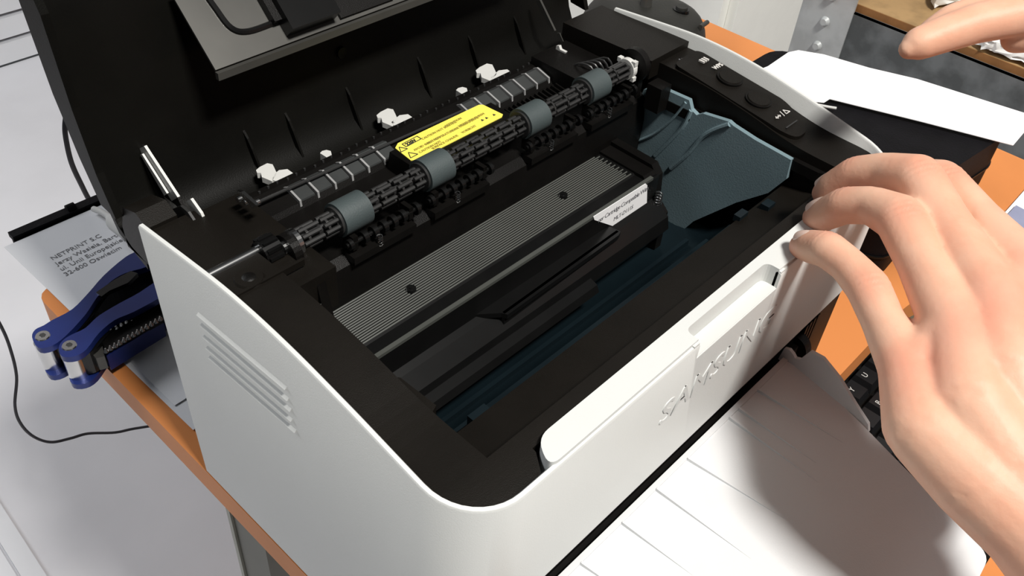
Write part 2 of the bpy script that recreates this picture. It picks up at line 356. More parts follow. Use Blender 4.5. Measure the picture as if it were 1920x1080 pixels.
# front inner wall and ledge
b = new(); prism(b, [(YF + 0.0002, -0.020), (-0.1795, -0.0215), (-0.1785, -0.034), (-0.152, -0.040), (-0.150, -0.048), (YF + 0.0002, -0.048)], 'x', XL + 0.001, XR - 0.001); obj('front_ledge', b, BROWN, pr, bev=0.0006)
# small notch shapes on the left opening
b = new(); prism(b, [(XL - 0.0003, -0.125), (XL + 0.004, -0.130), (XL + 0.0045, -0.150), (XL - 0.0003, -0.1520)], 'z', -0.033, -0.0165); obj('opening_notch', b, BROWN, bezel)
# screw on left deck, dimple
b = new(); cyl(b, (0.0165, -0.056, -0.0040), (0.0165, -0.056, -0.0026), 0.0065, 0.0058, 28); sc = obj('screw_boss', b, BROWN, bezel, smooth=True)
b = new(); cyl(b, (0.0165, -0.056, -0.0026), (0.0165, -0.056, -0.0020), 0.0030, 0.0022, 20); obj('screw', b, BLACK, sc, smooth=True)
# slot right of the control panel
b = new(); box(b, 0.3035, 0.3085, -0.1660, -0.1500, -0.0175, -0.0152); obj('latch_slot', b, GLOSS, bezel)
# cavity: walls, dark curved floor
b = new(); prism(b, [(-0.1500, -0.046), (-0.1420, -0.062), (-0.132, -0.082), (-0.115, -0.096), (-0.095, -0.100), (-0.02, -0.100), (-0.02, -0.112), (-0.100, -0.112), (-0.122, -0.106), (-0.142, -0.09), (-0.1500, -0.064)], 'x', XL + 0.0005, XR + 0.006)
obj('cavity_floor', b, TEAL, pr, smooth=True)
for k, (yy, zz, hh) in enumerate(((-0.138, -0.070, 0.003), (-0.126, -0.0880, 0.003), (-0.113, -0.0965, 0.004))):
    b = new(); box(b, XL + 0.004, XR - 0.02, yy - 0.0012, yy + 0.0012, zz, zz + hh); obj('guide_rib', b, TEAL, pr, bev=0.0006)
b = new(); box(b, XL - 0.001, XL, -0.1815, 0.0, -0.120, -0.03); obj('cavity_wall', b, BLACK, pr)
# rear wall of the cavity beneath the rollers
b = new(); prism(b, [(-0.058, -0.0405), (-0.0560, -0.026), (-0.0515, -0.0225), (-0.034, -0.022), (-0.012, -0.021), (0.0, -0.024), (0.002, -0.05), (-0.05, -0.10), (-0.056, -0.10)], 'x', 0.046, XR - 0.006); obj('roller_bed', b, BLACK, pr, bev=0.001)
# small blocks and catches
for (x, y, z, sx, sy, sz) in ((0.0620, -0.1497, -0.050, 0.010, 0.010, 0.010), (0.272, -0.158, -0.037, 0.007, 0.005, 0.005), (0.255, -0.152, -0.038, 0.008, 0.004, 0.003)):
    b = new(); box(b, x - sx / 2, x + sx / 2, y - sy / 2, y + sy / 2, z - sz, z + sz * 0.3); obj('catch', b, TEAL, pr, bev=0.001)

# ---- slate inner wall on the right
sl = [(0.294, *on(u, v, 0, 0.294)[1:]) for u, v in ((1207, 168), (1240, 165), (1292, 188), (1296, 206), (1306, 216), (1318, 213), (1366, 228), (1375, 236), (1415, 262), (1483, 300), (1474, 336), (1440, 362), (1380, 380), (1300, 415), (1235, 470), (1150, 330), (1165, 262))]
b = new(); solid(b, sl, (1, 0, 0), 0.003); slate = obj('inner_side_plate', b, SLATE, pr, bev=0.0005, seg=1)
def fold(px, r):
    b = new(); tube(b, smoothpath([(0.2940, *on(u, v, 0, 0.2940)[1:]) for u, v in px], 4), r, 8); obj('plate_fold', b, SLATE, slate, smooth=True)
fold([(1296, 207), (1282, 235), (1258, 262), (1228, 292)], 0.0014); fold([(1368, 233), (1340, 243), (1316, 258), (1290, 288), (1258, 315)], 0.0016)
fold([(1286, 192), (1262, 222), (1225, 252), (1185, 268)], 0.0010)
# posts hanging from the bezel on the right
for (u, v, r) in ((1236, 163, 0.0050), (1303, 163, 0.0036)):
    p = on(u, v, 2, -0.012); b = new(); box(b, p.x - r, p.x + r, p.y - r, p.y + r, -0.0260, -0.010); obj('guide_post', b, BLACK, pr, smooth=True, bev=0.001)
b = new(); box(b, 0.2885, XR + 0.001, -0.1795, -0.0580, -0.022, -0.0160)
me_in = [(0.2930, -0.0585), (XR + 0.0004, -0.0585), (XR + 0.0004, -0.1785), (0.2960, -0.170), (0.2960, -0.152), (0.2985, -0.1515), (0.2985, -0.090), (0.2935, -0.088)]
b.free(); b = new(); prism(b, me_in, 'z', -0.0265, -0.0205); obj('right_inner_lip', b, BLACK, pr, bev=0.0006)

# ---- control panel: raised lozenge with two round buttons
cpx = [(1296, 88), (1330, 84), (1390, 100), (1440, 130), (1500, 190), (1508, 222), (1498, 240), (1482, 236), (1440, 212), (1370, 172), (1310, 140), (1300, 120)]
pts = [on(u, v, 2, -0.006) for u, v in cpx]
cpoly = [(0.3005, -0.0660), (0.3265, -0.0640), (0.3265, -0.1300), (0.3165, -0.1500), (0.3035, -0.1500), (0.3005, -0.1400)]
b = new(); cp2 = roundpoly(cpoly, 0.006, 6)
T = [b.verts.new((x, y, bz(y) + 0.0022)) for x, y in cp2]; B = [b.verts.new((x, y, bz(y) - 0.004)) for x, y in cp2]
for i in range(len(T)): b.faces.new((T[i], B[i], B[(i + 1) % len(T)], T[(i + 1) % len(T)]))
b.faces.new(T[::-1]); b.faces.new(B)
bmesh.ops.triangulate(b, faces=[f for f in b.faces if len(f.verts) > 4])
panel = obj('control_panel', b, BROWN, pr)
def cpz(y): return bz(y) + 0.0022
tiltn = Vector((0, -0.14, 1)).normalized()
for (yy, xx) in ((-0.0955, 0.3165), (-0.1175, 0.3135)):
    c = Vector((xx, yy, cpz(yy))); b = new(); cyl(b, c - tiltn * 0.001, c + tiltn * 0.0002, 0.0078, 0.0078, 36)
    ring = obj('button_ring', b, BLACK, panel, smooth=True)
    b = new(); cyl(b, c, c + tiltn * 0.0008, 0.0069, 0.0065, 36); obj('button', b, BROWN, ring, smooth=True, bev=0.0005)
ex = Vector((0.0, 1, 0.14)); eyv = Vector((-1, 0, 0))
lettering('panel_lettering', 'WPS', ICON, panel, (0.3150, -0.0860, cpz(-0.086) + 0.0006), (1, 0.0, 0), (0, 1, 0.1), 0.0042, 0.0002, 0.0001)
b = new()
for k in range(3): box(b, 0.3155 + k * 0.0022, 0.3168 + k * 0.0022, -0.0772, -0.0735, cpz(-0.075), cpz(-0.075) + 0.0010)
obj('panel_icon', b, ICON, panel)
# arrows / triangle icon
zc = cpz(-0.1345) + 0.0012; b = new(); y0 = -0.1335
box(b, 0.3075, 0.3105, y0 - 0.0003, y0 + 0.0003, zc - 0.0005, zc)
for sx, tip in ((-1, 0.3065), (1, 0.3115)): solid(b, [(tip, y0, zc), (tip - sx * -0.0 - sx * 0.0015, y0 + 0.0012, zc), (tip - sx * 0.0015, y0 - 0.0012, zc)], (0, 0, -1), 0.0004)
solid(b, [(0.3122, y0 - 0.0020, zc), (0.3128, y0 - 0.0020, zc), (0.3148, y0 + 0.0022, zc), (0.3142, y0 + 0.0022, zc)], (0, 0, -1), 0.0004)
for (a, c) in (((0.3150, y0 - 0.0016), (0.3190, y0 - 0.0016)), ((0.3190, y0 - 0.0016), (0.3170, y0 + 0.0018)), ((0.3170, y0 + 0.0018), (0.3150, y0 - 0.0016))): cyl(b, (a[0], a[1], zc), (c[0], c[1], zc), 0.0003, n=6)
obj('panel_icon', b, ICON, panel)
b = new(); box(b, 0.3050, 0.3170, -0.1420, -0.1412, cpz(-0.14) + 0.0002, cpz(-0.1417) + 0.0008); obj('status_lamp', b, SHAFT, panel)
b = new()
for k in range(5): cyl(b, (0.3110 + k * 0.002, -0.0635 - 0.0006 * k, -0.0034), (0.3110 + k * 0.002, -0.0635 - 0.0006 * k, -0.0031), 0.0006, n=8)
obj('panel_mark', b, INKG, bezel)

# ---- transport roller with four rubber tyres
RY, RZ, RR = -0.0480, -0.0050, 0.0052
rx = [0.0755, 0.1270, 0.1975, 0.2485]
ro = new(); cyl(ro, (0.046, RY, RZ), (0.286, RY, RZ), 0.0022, n=12)
for k in range(8):
    a = 2 * PI * k / 8; c = math.cos(a); s = math.sin(a)
    for (xa, xb) in ((0.047, 0.0705), (0.0805, 0.1220), (0.1320, 0.1925), (0.2025, 0.2435), (0.2535, 0.279)):
        n = max(1, round((xb - xa) / 0.011)); st = (xb - xa) / n
        for q in range(n): cyl(ro, (xa + q * st + 0.0004, RY + c * 0.0044, RZ + s * 0.0044), (xa + (q + 1) * st - 0.0008 * (1 + (q + k) % 2), RY + c * 0.0044, RZ + s * 0.0044), 0.00105, n=6)
for k in range(22): cyl(ro, (0.050 + k * 0.0108, RY, RZ), (0.0512 + k * 0.0108, RY, RZ), 0.0047, n=20)
shaft = obj('transport_roller', ro, SHAFT, pr)
for x in rx:
    b = new(); cyl(b, (x - 0.0078, RY, RZ), (x + 0.0078, RY, RZ), 0.0083, n=40); obj('rubber_tyre', b, RUBBER, shaft, smooth=True, bev=0.0007)
    b = new(); cyl(b, (x - 0.0090, RY, RZ), (x - 0.0077, RY, RZ), 0.0070, n=32); cyl(b, (x - 0.0095, RY, RZ), (x - 0.0089, RY, RZ), 0.0038, n=20); obj('hub', b, SHAFT, shaft, smooth=True)
b = new()
cyl(b, (0.2790, RY, RZ), (0.2825, RY, RZ), 0.0062, n=28)
for a in (0.6, 2.3, 3.9, 5.3): box(b, 0.2795, 0.2825, RY + math.cos(a) * 0.0068 - 0.0013, RY + math.cos(a) * 0.0068 + 0.0013, RZ + math.sin(a) * 0.0068 - 0.0013, RZ + math.sin(a) * 0.0068 + 0.0013)
cyl(b, (0.2825, RY, RZ), (0.2850, RY, RZ), 0.0045, n=20)
o = obj('bushing', b, CLIP, shaft); o['label'] = 'white toothed bushing at the right end'
b = new(); cyl(b, (0.0440, RY, RZ), (0.0462, RY, RZ), 0.0064, n=28); cyl(b, (0.0385, RY, RZ), (0.0440, RY, RZ), 0.0030, n=16); o = obj('bushing', b, CHROME, shaft)
b = new(); cyl(b, (0.2860, RY, RZ), (0.2905, RY, RZ), 0.0100, n=28); box(b, 0.2860, 0.2905, RY - 0.006, RY + 0.012, -0.03, RZ - 0.004); obj('shaft_bracket', b, BLACK, pr, smooth=True)
b = new(); box(b, 0.0400, 0.0455, RY - 0.012, RY + 0.014, -0.03, RZ - 0.003); cyl(b, (0.0400, RY, RZ - 0.003), (0.0440, RY, RZ - 0.003), 0.0082, n=24); obj('shaft_bracket', b, BLACK, pr)
b = new(); cyl(b, (0.2908, RY - 0.002, RZ + 0.002), (0.2912, RY - 0.002, RZ + 0.002), 0.0012, n=12); obj('rivet', b, CLIP, pr)
# ---- lower pinch rollers in four groups
for gx in (0.070, 0.120, 0.190, 0.240):
    b = new(); y, z = -0.0555, -0.0150
    cyl(b, (gx - 0.003, y, z), (gx + 0.042, y, z), 0.0012, n=10)
    for k in range(5): cyl(b, (gx + 0.006 + k * 0.0058, y, z), (gx + 0.0085 + k * 0.0058, y, z), 0.0030, n=18)
    cyl(b, (gx + 0.038, y, z), (gx + 0.040, y, z), 0.0032, n=16); cyl(b, (gx - 0.002, y, z), (gx, y, z), 0.0026, n=16)
    pg = obj('pinch_roller', b, GLOSS, pr, smooth=True)
    b = new(); sp = [(gx + 0.014 + 0.0012 * math.cos(t * 0.9), y - 0.0032 + 0.0012 * math.sin(t * 0.9), z - 0.0075 + t * 0.00022) for t in range(30)]
    tube(b, sp, 0.00028, 5); obj('spring', b, CHROME, pg)
    b = new(); box(b, gx + 0.0, gx + 0.003, y - 0.001, y + 0.006, z - 0.004, z + 0.0035); box(b, gx + 0.034, gx + 0.0365, y - 0.001, y + 0.006, z - 0.004, z + 0.003); box(b, gx - 0.002, gx + 0.036, y - 0.004, y + 0.004, z - 0.0095, z - 0.0055); obj('roller_holder', b, BLACK, pg, bev=0.0004, seg=1)

# ---- exit guide with smoky flaps and fins
GY, GZ = -0.0040, -0.0190
b = new(); prism(b, [(-0.016, -0.024), (-0.012, -0.0185), (0.002, -0.0155), (0.006, -0.0155), (0.008, -0.028), (-0.016, -0.030)], 'x', 0.056, 0.286); guide = obj('exit_guide', b, BLACK, pr, bev=0.0006)
cols = [0.0735 + k * 0.0106 for k in range(18)]
for k, x in enumerate(cols):
    if 5 < k < 11: continue
    b = new(); prism(b, [(-0.0125, -0.0215), (-0.0118, -0.0176), (-0.0030, -0.0150), (0.0010, -0.0165)], 'x', x + 0.001, x + 0.0095); obj('flap', b, CLEARG, guide)
    b = new(); prism(b, [(-0.0135, -0.0225), (-0.0128, -0.0168), (-0.0030, -0.0142), (0.0010, -0.0165)], 'x', x - 0.0003, x + 0.0008); obj('fin', b, FINM, guide)
b = new()
for k in range(40): cyl(b, (0.062 + k * 0.0055, 0.0032 + (k % 3) * 0.0006, -0.0156), (0.062 + k * 0.0055, 0.0032 + (k % 3) * 0.0006, -0.0145), 0.0006, n=6)
obj('guide_pin', b, SHAFT, guide)
for k in range(26):
    x = 0.185 + k * 0.0036; b = new(); prism(b, [(-0.034, -0.023), (-0.030, -0.0195), (-0.018, -0.0180), (-0.016, -0.023)], 'x', x, x + 0.0011); obj('guide_rib', b, BLACK, guide)
b = new(); cyl(b, (0.050, -0.006, -0.012), (0.2850, -0.006, -0.0195), 0.0008, n=8); obj('rod', b, SHAFT, guide)

# ---- yellow warning label on a sloped plate
ly = [on(u, v, 2, -0.0085) for u, v in ((742, 270), (746, 280), (768, 300), (778, 299), (943, 216), (941, 210), (905, 196), (897, 197), (746, 268))]
b = new(); prism(b, [(-0.0385, -0.0230), (-0.0360, -0.0098), (-0.0175, -0.0098), (-0.0150, -0.0230)], 'x', 0.126, 0.199); lp = obj('label_plate', b, BLACK, pr, bev=0.0005)
lpts = [(p.x, p.y, -0.0097) for p in [on(u, v, 2, -0.0092) for u, v in ((741, 277), (746, 268), (898, 196), (906, 196), (943, 214), (941, 219), (781, 300), (770, 300))]]
b = new(); solid(b, lpts, (0, 0, 1), 0.0004); lab = obj('warning_label', b, YEL, lp)
lab['label'] = 'yellow hot-surface warning label with chamfered corners'
zt = -0.00905
def L(u, v): return on(u, v, 2, zt)
o0 = L(776, 277); ex = (L(880, 223) - L(776, 277)).normalized(); 
def ltxt(u, v, s, size, m=INKY, bold=0.0): return lettering('lettering', s, m, lab, L(u, v), ex, Vector((-ex.y, ex.x, 0)), size, 0.00008, bold)
ltxt(764, 273, '220V', 0.0032, INK, 0.00012)
b = new(); a0 = L(762, 275); a1 = L(790, 260); up = Vector((-ex.y, ex.x, 0)) * 0.0032
for (p, q) in ((a0, a1), (a0 + up, a1 + up), (a0, a0 + up), (a1, a1 + up)): cyl(b, p, q, 0.00018, n=5)
obj('box_mark', b, INK, lab)
for (u, v, s) in ((793, 262, 'CAUTION HOT SURFACE'), (778, 283, 'AVOID CONTACT'), (788, 287, 'CAUTION HOT'), (800, 272, 'HIGH TEMPERATURE'), (812, 280, 'SURFACE CHAUDE'), (836, 238, 'ATTENTION'), (846, 248, 'HEISSE OBERFLAECHE'), (862, 238, 'NICHT BERUEHREN'), (868, 250, 'VORSICHT')): ltxt(u, v, s, 0.0022)
for (u, v) in ((904, 227), (912, 223), (926, 217)):
    b = new(); p = L(u, v); solid(b, [p, p + ex * 0.0016, p + ex * 0.0008 + up * 0.5], (0, 0, 1), 0.0001); obj('mark', b, INK, lab)
for (u, v, sz) in ((752, 285, 0.0045), (770, 296, 0.0050)):
    b = new(); p = L(u, v); tri = [p, p + ex * sz, p + ex * sz / 2 + up.normalized() * sz * 0.86]
    for i in range(3): cyl(b, tri[i], tri[(i + 1) % 3], 0.00018, n=5)
    obj('triangle_mark', b, INK, lab)

# ---- left side mechanism
b = new(); cyl(b, (0.0040, -0.0425, -0.0045), (0.0330, -0.0425, -0.0045), 0.0022, n=18); obj('steel_rod', b, CHROME, pr, smooth=True)
b = new(); cyl(b, (0.0300, -0.044, -0.006), (0.0385, -0.044, -0.006), 0.0058, n=20)
for k in range(10):
    a = 2 * PI * k / 10; box(b, 0.031, 0.038, -0.044 + math.cos(a) * 0.0060 - 0.0008, -0.044 + math.cos(a) * 0.0060 + 0.0008, -0.006 + math.sin(a) * 0.006 - 0.0008, -0.006 + math.sin(a) * 0.006 + 0.0008)
obj('drive_gear', b, GLOSS, pr)
b = new(); box(b, 0.0050, 0.0400, -0.062, -0.0605, -0.0060, -0.0028); obj('deck_ridge', b, BROWN, pr, bev=0.0004)
b = new(); prism(b, [(-0.0740, -0.0300), (-0.0700, -0.012), (-0.0560, -0.0090), (-0.030, -0.009), (-0.030, -0.030)], 'x', 0.0395, 0.0440); obj('roller_side_plate', b, BLACK, pr, bev=0.0006)
g = [on(u, v, 0, 0.0315) for u, v in ((573, 583), (588, 578), (586, 585), (590, 588), (585, 592), (588, 597), (582, 600), (584, 605), (578, 606))]
b = new(); solid(b, g, (1, 0, 0), 0.004); o = obj('white_toothed_tab', b, CLIP, pr)
# hinge arm, white pivot levers
def arm(px, x, th, m, nm='hinge_arm', bv=0.0003):
    b = new(); solid(b, [(x, *on(u, v, 0, x)[1:]) for u, v in px], (1, 0, 0), th); return obj(nm, b, m, pr, bev=bv, seg=1)
arm([(236, 256), (250, 255), (268, 275), (330, 366), (345, 395), (392, 444), (383, 446), (330, 385), (310, 370), (262, 300)], 0.0275, 0.0015, BLACK)
a = arm([(260, 279), (270, 274), (333, 370), (322, 377)], 0.0262, 0.0013, CLIP); a['label'] = 'white cover hinge lever, left side'
arm([(263, 290), (266, 289), (313, 363), (308, 367)], 0.0248, 0.0010, CLIP)
arm([(349, 378), (357, 373), (376, 400), (393, 438), (390, 442)], 0.0262, 0.0013, CLIP)
arm([(308, 398), (338, 386), (352, 398), (380, 440), (372, 446), (364, 442)], 0.0220, 0.0012, SHAFT, 'hinge_link')
b = new(); prism(b, [(0.0, -0.030), (0.0, -0.004), (0.008, 0.000), (0.020, -0.004), (0.026, -0.018), (0.026, -0.03)], 'x', 0.0035, 0.0180); obj('hinge_housing', b, BROWN, pr, bev=0.003, seg=3)
b = new(); solid(b, [(0.040, *on(u, v, 0, 0.040)[1:]) for u, v in ((443, 358), (452, 360), (480, 385), (474, 390), (462, 378))], (1, 0, 0), 0.0015); obj('spring_clip', b, CHROME, pr)
b = new()
for (u, v) in ((452, 372), (464, 377), (478, 381)): p = on(u, v, 0, 0.043); cyl(b, p - Vector((0.002, 0, 0)), p + Vector((0.002, 0, 0)), 0.0016, n=12)
obj('pin', b, CHROME, pr, smooth=True)
# right hinge arm
arm([(1003, 0), (1012, 0), (1040, 58), (1034, 58)], 0.2880, 0.0015, STEELP); arm([(1044, 62), (1049, 62), (1062, 92), (1059, 96)], 0.2900, 0.0012, STEELP)
a = arm([(1030, 97), (1036, 94), (1041, 96), (1043, 86), (1048, 86), (1050, 93), (1060, 98), (1058, 103), (1032, 103)], 0.2740, 0.002, CLIP, 'catch_tab')
# clutter of ribs between guide and right block
for k in range(5):
    b = new(); tube(b, smoothpath([(0.268 + k * 0.004, -0.018, -0.022), (0.268 + k * 0.004, -0.020, -0.010 - 0.001 * k), (0.270 + k * 0.004, -0.030, -0.008), (0.272 + k * 0.004, -0.036, -0.018)], 4), 0.0007, 6); obj('wire_guide', b, SHAFT, pr, smooth=True)
b = new(); box(b, 0.256, 0.2875, -0.030, 0.004, -0.024, -0.0105); obj('gear_cover', b, BLACK, pr, bev=0.002)

# ---- open top cover
cov = [(0.010, -0.030), (0.022, -0.0275), (0.031, -0.021), (0.0355, -0.012), (0.040, 0.004), (0.0465, 0.030), (0.0525, 0.060), (0.0565, 0.080), (0.080, 0.130), (0.105, 0.200), (0.108, 0.200), (0.083, 0.130), (0.0590, 0.080), (0.0550, 0.060), (0.0490, 0.030), (0.0425, 0.002), (0.0375, -0.014), (0.032, -0.026), (0.010, -0.034)]
b = new(); prism(b, cov, 'x', 0.0035, W - 0.0035); cover = obj('open_cover', b, COVER, pr, smooth=True)
for x0 in (0.0, W - 0.0035):
    b = new(); prism(b, [(0.022, -0.010), (0.030, 0.010), (0.036, 0.040), (0.040, 0.080), (0.062, 0.130), (0.088, 0.200), (0.105, 0.200), (0.080, 0.130), (0.058, 0.080), (0.052, 0.040), (0.0435, 0.012), (0.0345, -0.009)], 'x', x0, x0 + 0.0035); obj('cover_side', b, COVER, cover, bev=0.0008)
def fin(u, v, s=1.0):
    p = on(u, v, 1, 0.036); x = p.x; b = new()
    P = [(0.046, 0.000)] + [(0.0410 - 0.017 * math.sin(t), -0.0270 + 0.024 * (math.cos(t) ** 2.6)) for t in [k * PI / 2 / 8 for k in range(9)]] + [(0.036, -0.026)]
    prism(b, P, 'x', x, x + 0.0012); obj('cover_rib', b, COVER, cover)
for (u, v) in ((470, 325), (545, 290), (655, 240), (785, 178), (878, 130), (960, 112)): fin(u, v)
# white cover clips: an M-shaped nylon catch, three of them, and two small studs
for (u, v) in ((515, 322), (741, 219), (927, 135)):
    c = on(u, v, 1, 0.024); s = 1.0; b = new()
    def q(px, py): return on(u + px, v + py, 2, -0.0175)
    solid(b, [q(-35, -3), q(-28, -9), q(-14, -16), q(-4, -14), q(0, -6), q(4, 3), q(-5, 18), q(-14, 14), q(-24, 10), q(-26, 2), q(-33, 2)], (0, 0, -1), 0.0032)
    c1 = obj('cover_clip', b, CLIP, cover, bev=0.0005)
    b = new(); solid(b, [q(-7, 10), q(2, 2), q(8, -3), q(24, -5), q(35, 3), q(36, 6), q(16, 17), q(9, 20), q(-4, 15)], (0, 0, -1), 0.0032)
    obj('clip_tongue', b, CLIP, c1, bev=0.0006)
for (u, v) in ((612, 290), (867, 172)):
    b = new(); P = [on(u + a, v + c, 2, -0.0175) for a, c in ((-12, -3), (-8, -7), (0, -9), (8, -7), (9, -4), (11, 7), (5, 8))]; solid(b, P, (0, 0, -1), 0.005); obj('stud', b, CLIP, cover, bev=0.0004, seg=1)
for (u, v) in ((455, 225), (893, 50), (810, 160), (640, 98)):
    p = on(u, v, 1, 0.042); b = new(); cyl(b, p + Vector((0, 0.008, 0)), p + Vector((0, -0.001, 0)), 0.0035, 0.003, 16); obj('screw_post', b, GLOSS, cover, smooth=True)
# steel plate hung in the cover
pa = Vector((0.060, 0.0225, 0.0420)); dirv = (Vector((0, 0.0505, 0.0650)) - Vector((0, 0.0241, 0.0401))).normalized()
nn = Vector((1, 0, 0)).cross(dirv)
pl0 = [pa, pa + Vector((0.205, 0, 0)), pa + Vector((0.205, 0, 0)) + dirv * 0.038, pa + dirv * 0.038]
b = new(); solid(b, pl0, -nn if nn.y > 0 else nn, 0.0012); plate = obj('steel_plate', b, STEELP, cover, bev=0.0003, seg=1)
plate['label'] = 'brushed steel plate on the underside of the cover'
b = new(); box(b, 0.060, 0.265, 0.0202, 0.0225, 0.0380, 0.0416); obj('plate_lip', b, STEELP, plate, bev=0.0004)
def onp(a, c, h=0): return pa + Vector((a, 0, 0)) + dirv * c + Vector((0, -0.55, 0.83)).normalized() * h
up3 = Vector((1, 0, 0)).cross(dirv); up3 = up3 if up3.z > 0 else -up3
def pbox(a0, a1, c0, c1, h, m, nm, bv=0.001, h0=0.0):
    b = new(); base = [pa + Vector((a, 0, 0)) + dirv * c + up3 * h0 for a, c in ((a0, c0), (a1, c0), (a1, c1), (a0, c1))]; solid(b, base, up3, h); return obj(nm, b, m, plate, bev=bv, seg=3)
pbox(0.0400, 0.0680, 0.003, 0.037, 0.010, GLOSS, 'latch_block', 0.002)
pbox(0.0360, 0.0405, 0.010, 0.037, 0.006, BLACK, 'latch_block', 0.001)
pbox(0.0710, 0.1050, 0.002, 0.037, 0.003, BLACK, 'latch_rail', 0.0012)
b = new(); tube(b, smoothpath([pa + Vector((a, 0, 0)) + dirv * c + up3 * 0.0015 for a, c in ((0.014, 0.036), (0.015, 0.026), (0.017, 0.015), (0.024, 0.011), (0.040, 0.011))], 6), 0.0015, 8); obj('wire_loop', b, GLOSS, plate, smooth=True)

# ---- paper tray flap hinged under the front
TZ = -0.1005
tp = [(0.040, -0.2045), (0.243, -0.2045), (0.243, -0.222), (0.233, -0.255), (0.219, -0.295), (0.204, -0.336), (0.060, -0.345), (0.040, -0.30)]
b = new(); prism(b, roundpoly(tp, 0.006, 4), 'z', TZ - 0.004, TZ); tray = obj('paper_tray', b, TRAYW, pr, bev=0.001, smooth=True); obj('tray_hinge_bar', box(new(), 0.040, 0.262, -0.2045, -0.1998, TZ - 0.016, TZ - 0.0042), BLACK, tray); tray['label'] = 'grey-white ribbed paper tray flap folded down'
b = new(); box(b, 0.040, 0.243, -0.2075, -0.2045, TZ, TZ + 0.0008); obj('tray_lip', b, TRAYW, tray, bev=0.001)
for (u, v_, u2, v2) in ((1093, 1062, 1180, 1120), (1168, 984, 1300, 1080), (1228, 918, 1408, 1048), (1288, 862, 1475, 975), (1366, 785, 1535, 905), (1383, 768, 1530, 868), (1412, 728, 1580, 830)):
    pa_ = on(u, v_, 2, TZ); pb_ = on(u2, v2, 2, TZ); x = pa_.x; dx = pb_.x - pa_.x; y1 = pb_.y
    b = new(); v = [b.verts.new(p) for p in ((x - 0.0007, -0.2075, TZ - 0.001), (x + 0.0016, -0.2075, TZ - 0.001), (x + dx + 0.0002, y1, TZ - 0.001), (x + dx - 0.0002, y1, TZ - 0.001), (x - 0.0002, -0.2075, TZ + 0.0016), (x + 0.0010, -0.2075, TZ + 0.0016), (x + dx, y1, TZ + 0.0001))]
    for f in ((0, 3, 6, 4), (1, 5, 6, 2), (4, 6, 5), (0, 4, 5, 1), (3, 2, 6), (0, 1, 2, 3)): b.faces.new([v[i] for i in f])
    obj('tray_rib', b, TRAYW, tray)
sw = [(-0.198, TZ - 0.003), (-0.199, TZ + 0.006), (-0.2020, TZ + 0.0072), (-0.205, TZ + 0.0055), (-0.2065, TZ + 0.004), (-0.209, TZ + 0.005), (-0.2125, TZ + 0.014), (-0.220, TZ + 0.0145), (-0.233, TZ + 0.011), (-0.246, TZ + 0.005), (-0.256, TZ + 0.001), (-0.258, TZ - 0.003)]
b = new(); P0 = [(0.2435 if y > -0.222 else 0.2435 - (-(y + 0.222)) * 0.30, y - 0.004, z) for y, z in sw]; solid(b, P0, (1, 0, 0), 0.0022); obj('tray_side_wall', b, TRAYW, tray, smooth=True)
b = new()
for k in range(4): box(b, 0.272 + k * 0.0045, 0.2745 + k * 0.0045, -0.202, -0.196, -0.125, -0.098)
obj('hinge_teeth', b, BLACK, pr, bev=0.0005, seg=1)
b = new(); cyl(b, (0.266, -0.200, -0.112), (0.272, -0.200, -0.112), 0.009, n=24); obj('tray_hinge', b, BLACK, pr, smooth=True, bev=0.001)
b = new(); box(b, 0.012, W - 0.012, -0.1996, -0.1935, -0.166, -0.0925); obj('lower_front', b, BLACK, pr)

# ============================================================ TONER CARTRIDGE (lies in the opening)
tc = thing('toner_cartridge', (0.15, -0.08, -0.10), 'black toner cartridge with finely ribbed top, seated inside the printer', 'toner cartridge')
X0, X1 = 0.0305, 0.2620; ZT = -0.0465
b = new(); prism(b, [(-0.0560, ZT - 0.0040), (-0.0580, ZT), (-0.0830, ZT), (-0.0845, ZT - 0.0008), (-0.0925, ZT - 0.0008), (-0.0936, ZT + 0.0002), (-0.0945, ZT - 0.0008), (-0.0945, -0.0620), (-0.0980, -0.0640), (-0.1060, -0.0700), (-0.1080, -0.0780), (-0.1000, -0.0920), (-0.070, -0.0990), (-0.054, -0.0900)], 'x', X0, X1); body = obj('body', b, GLOSS, tc, bev=0.0005, seg=1)
for k in range(18):
    y = -0.0578 - k * 0.00145; b = new(); prism(b, [(y, ZT - 0.0002), (y - 0.0002, ZT + 0.0004), (y - 0.0004, ZT + 0.0004), (y - 0.0008, ZT + 0.00005), (y - 0.0008, ZT - 0.0002)], 'x', X0 + 0.001, X1 - 0.012 - (0.0 if k % 2 else 0.003)); obj('top_rib', b, RIBP, body)
b = new(); prism(b, [(-0.0922, ZT - 0.001), (-0.0922, ZT + 0.0010), (-0.0945, ZT + 0.0010), (-0.0945, ZT - 0.001)], 'x', X0, X1 - 0.006); obj('front_edge_bead', b, RIBP, body, bev=0.0005)
for (x, y) in ((0.0915, -0.0715), (0.2040, -0.0710)):
    b = new(); cyl(b, (x, y, ZT - 0.001), (x, y, ZT + 0.0018), 0.0026, 0.0024, 20); cyl(b, (x, y, ZT + 0.0018), (x, y, ZT + 0.0024), 0.0012, 0.0010, 12); obj('screw', b, GLOSS, body, smooth=True)
b = new(); prism(b, [(-0.048, ZT - 0.01), (-0.050, ZT + 0.0045), (-0.0880, ZT + 0.0035), (-0.0930, ZT - 0.002), (-0.0950, -0.066), (-0.102, -0.072), (-0.102, -0.098), (-0.048, -0.098)], 'x', X1, X1 + 0.006); obj('end_cap', b, BLACK, tc, bev=0.0015, seg=3)
b = new(); prism(b, [(-0.052, ZT - 0.0002), (-0.0545, ZT + 0.0018), (-0.0900, ZT + 0.0012), (-0.0930, ZT - 0.002)], 'x', X1 - 0.010, X1 + 0.0005); obj('cap_flange', b, BLACK, tc, bev=0.0005)
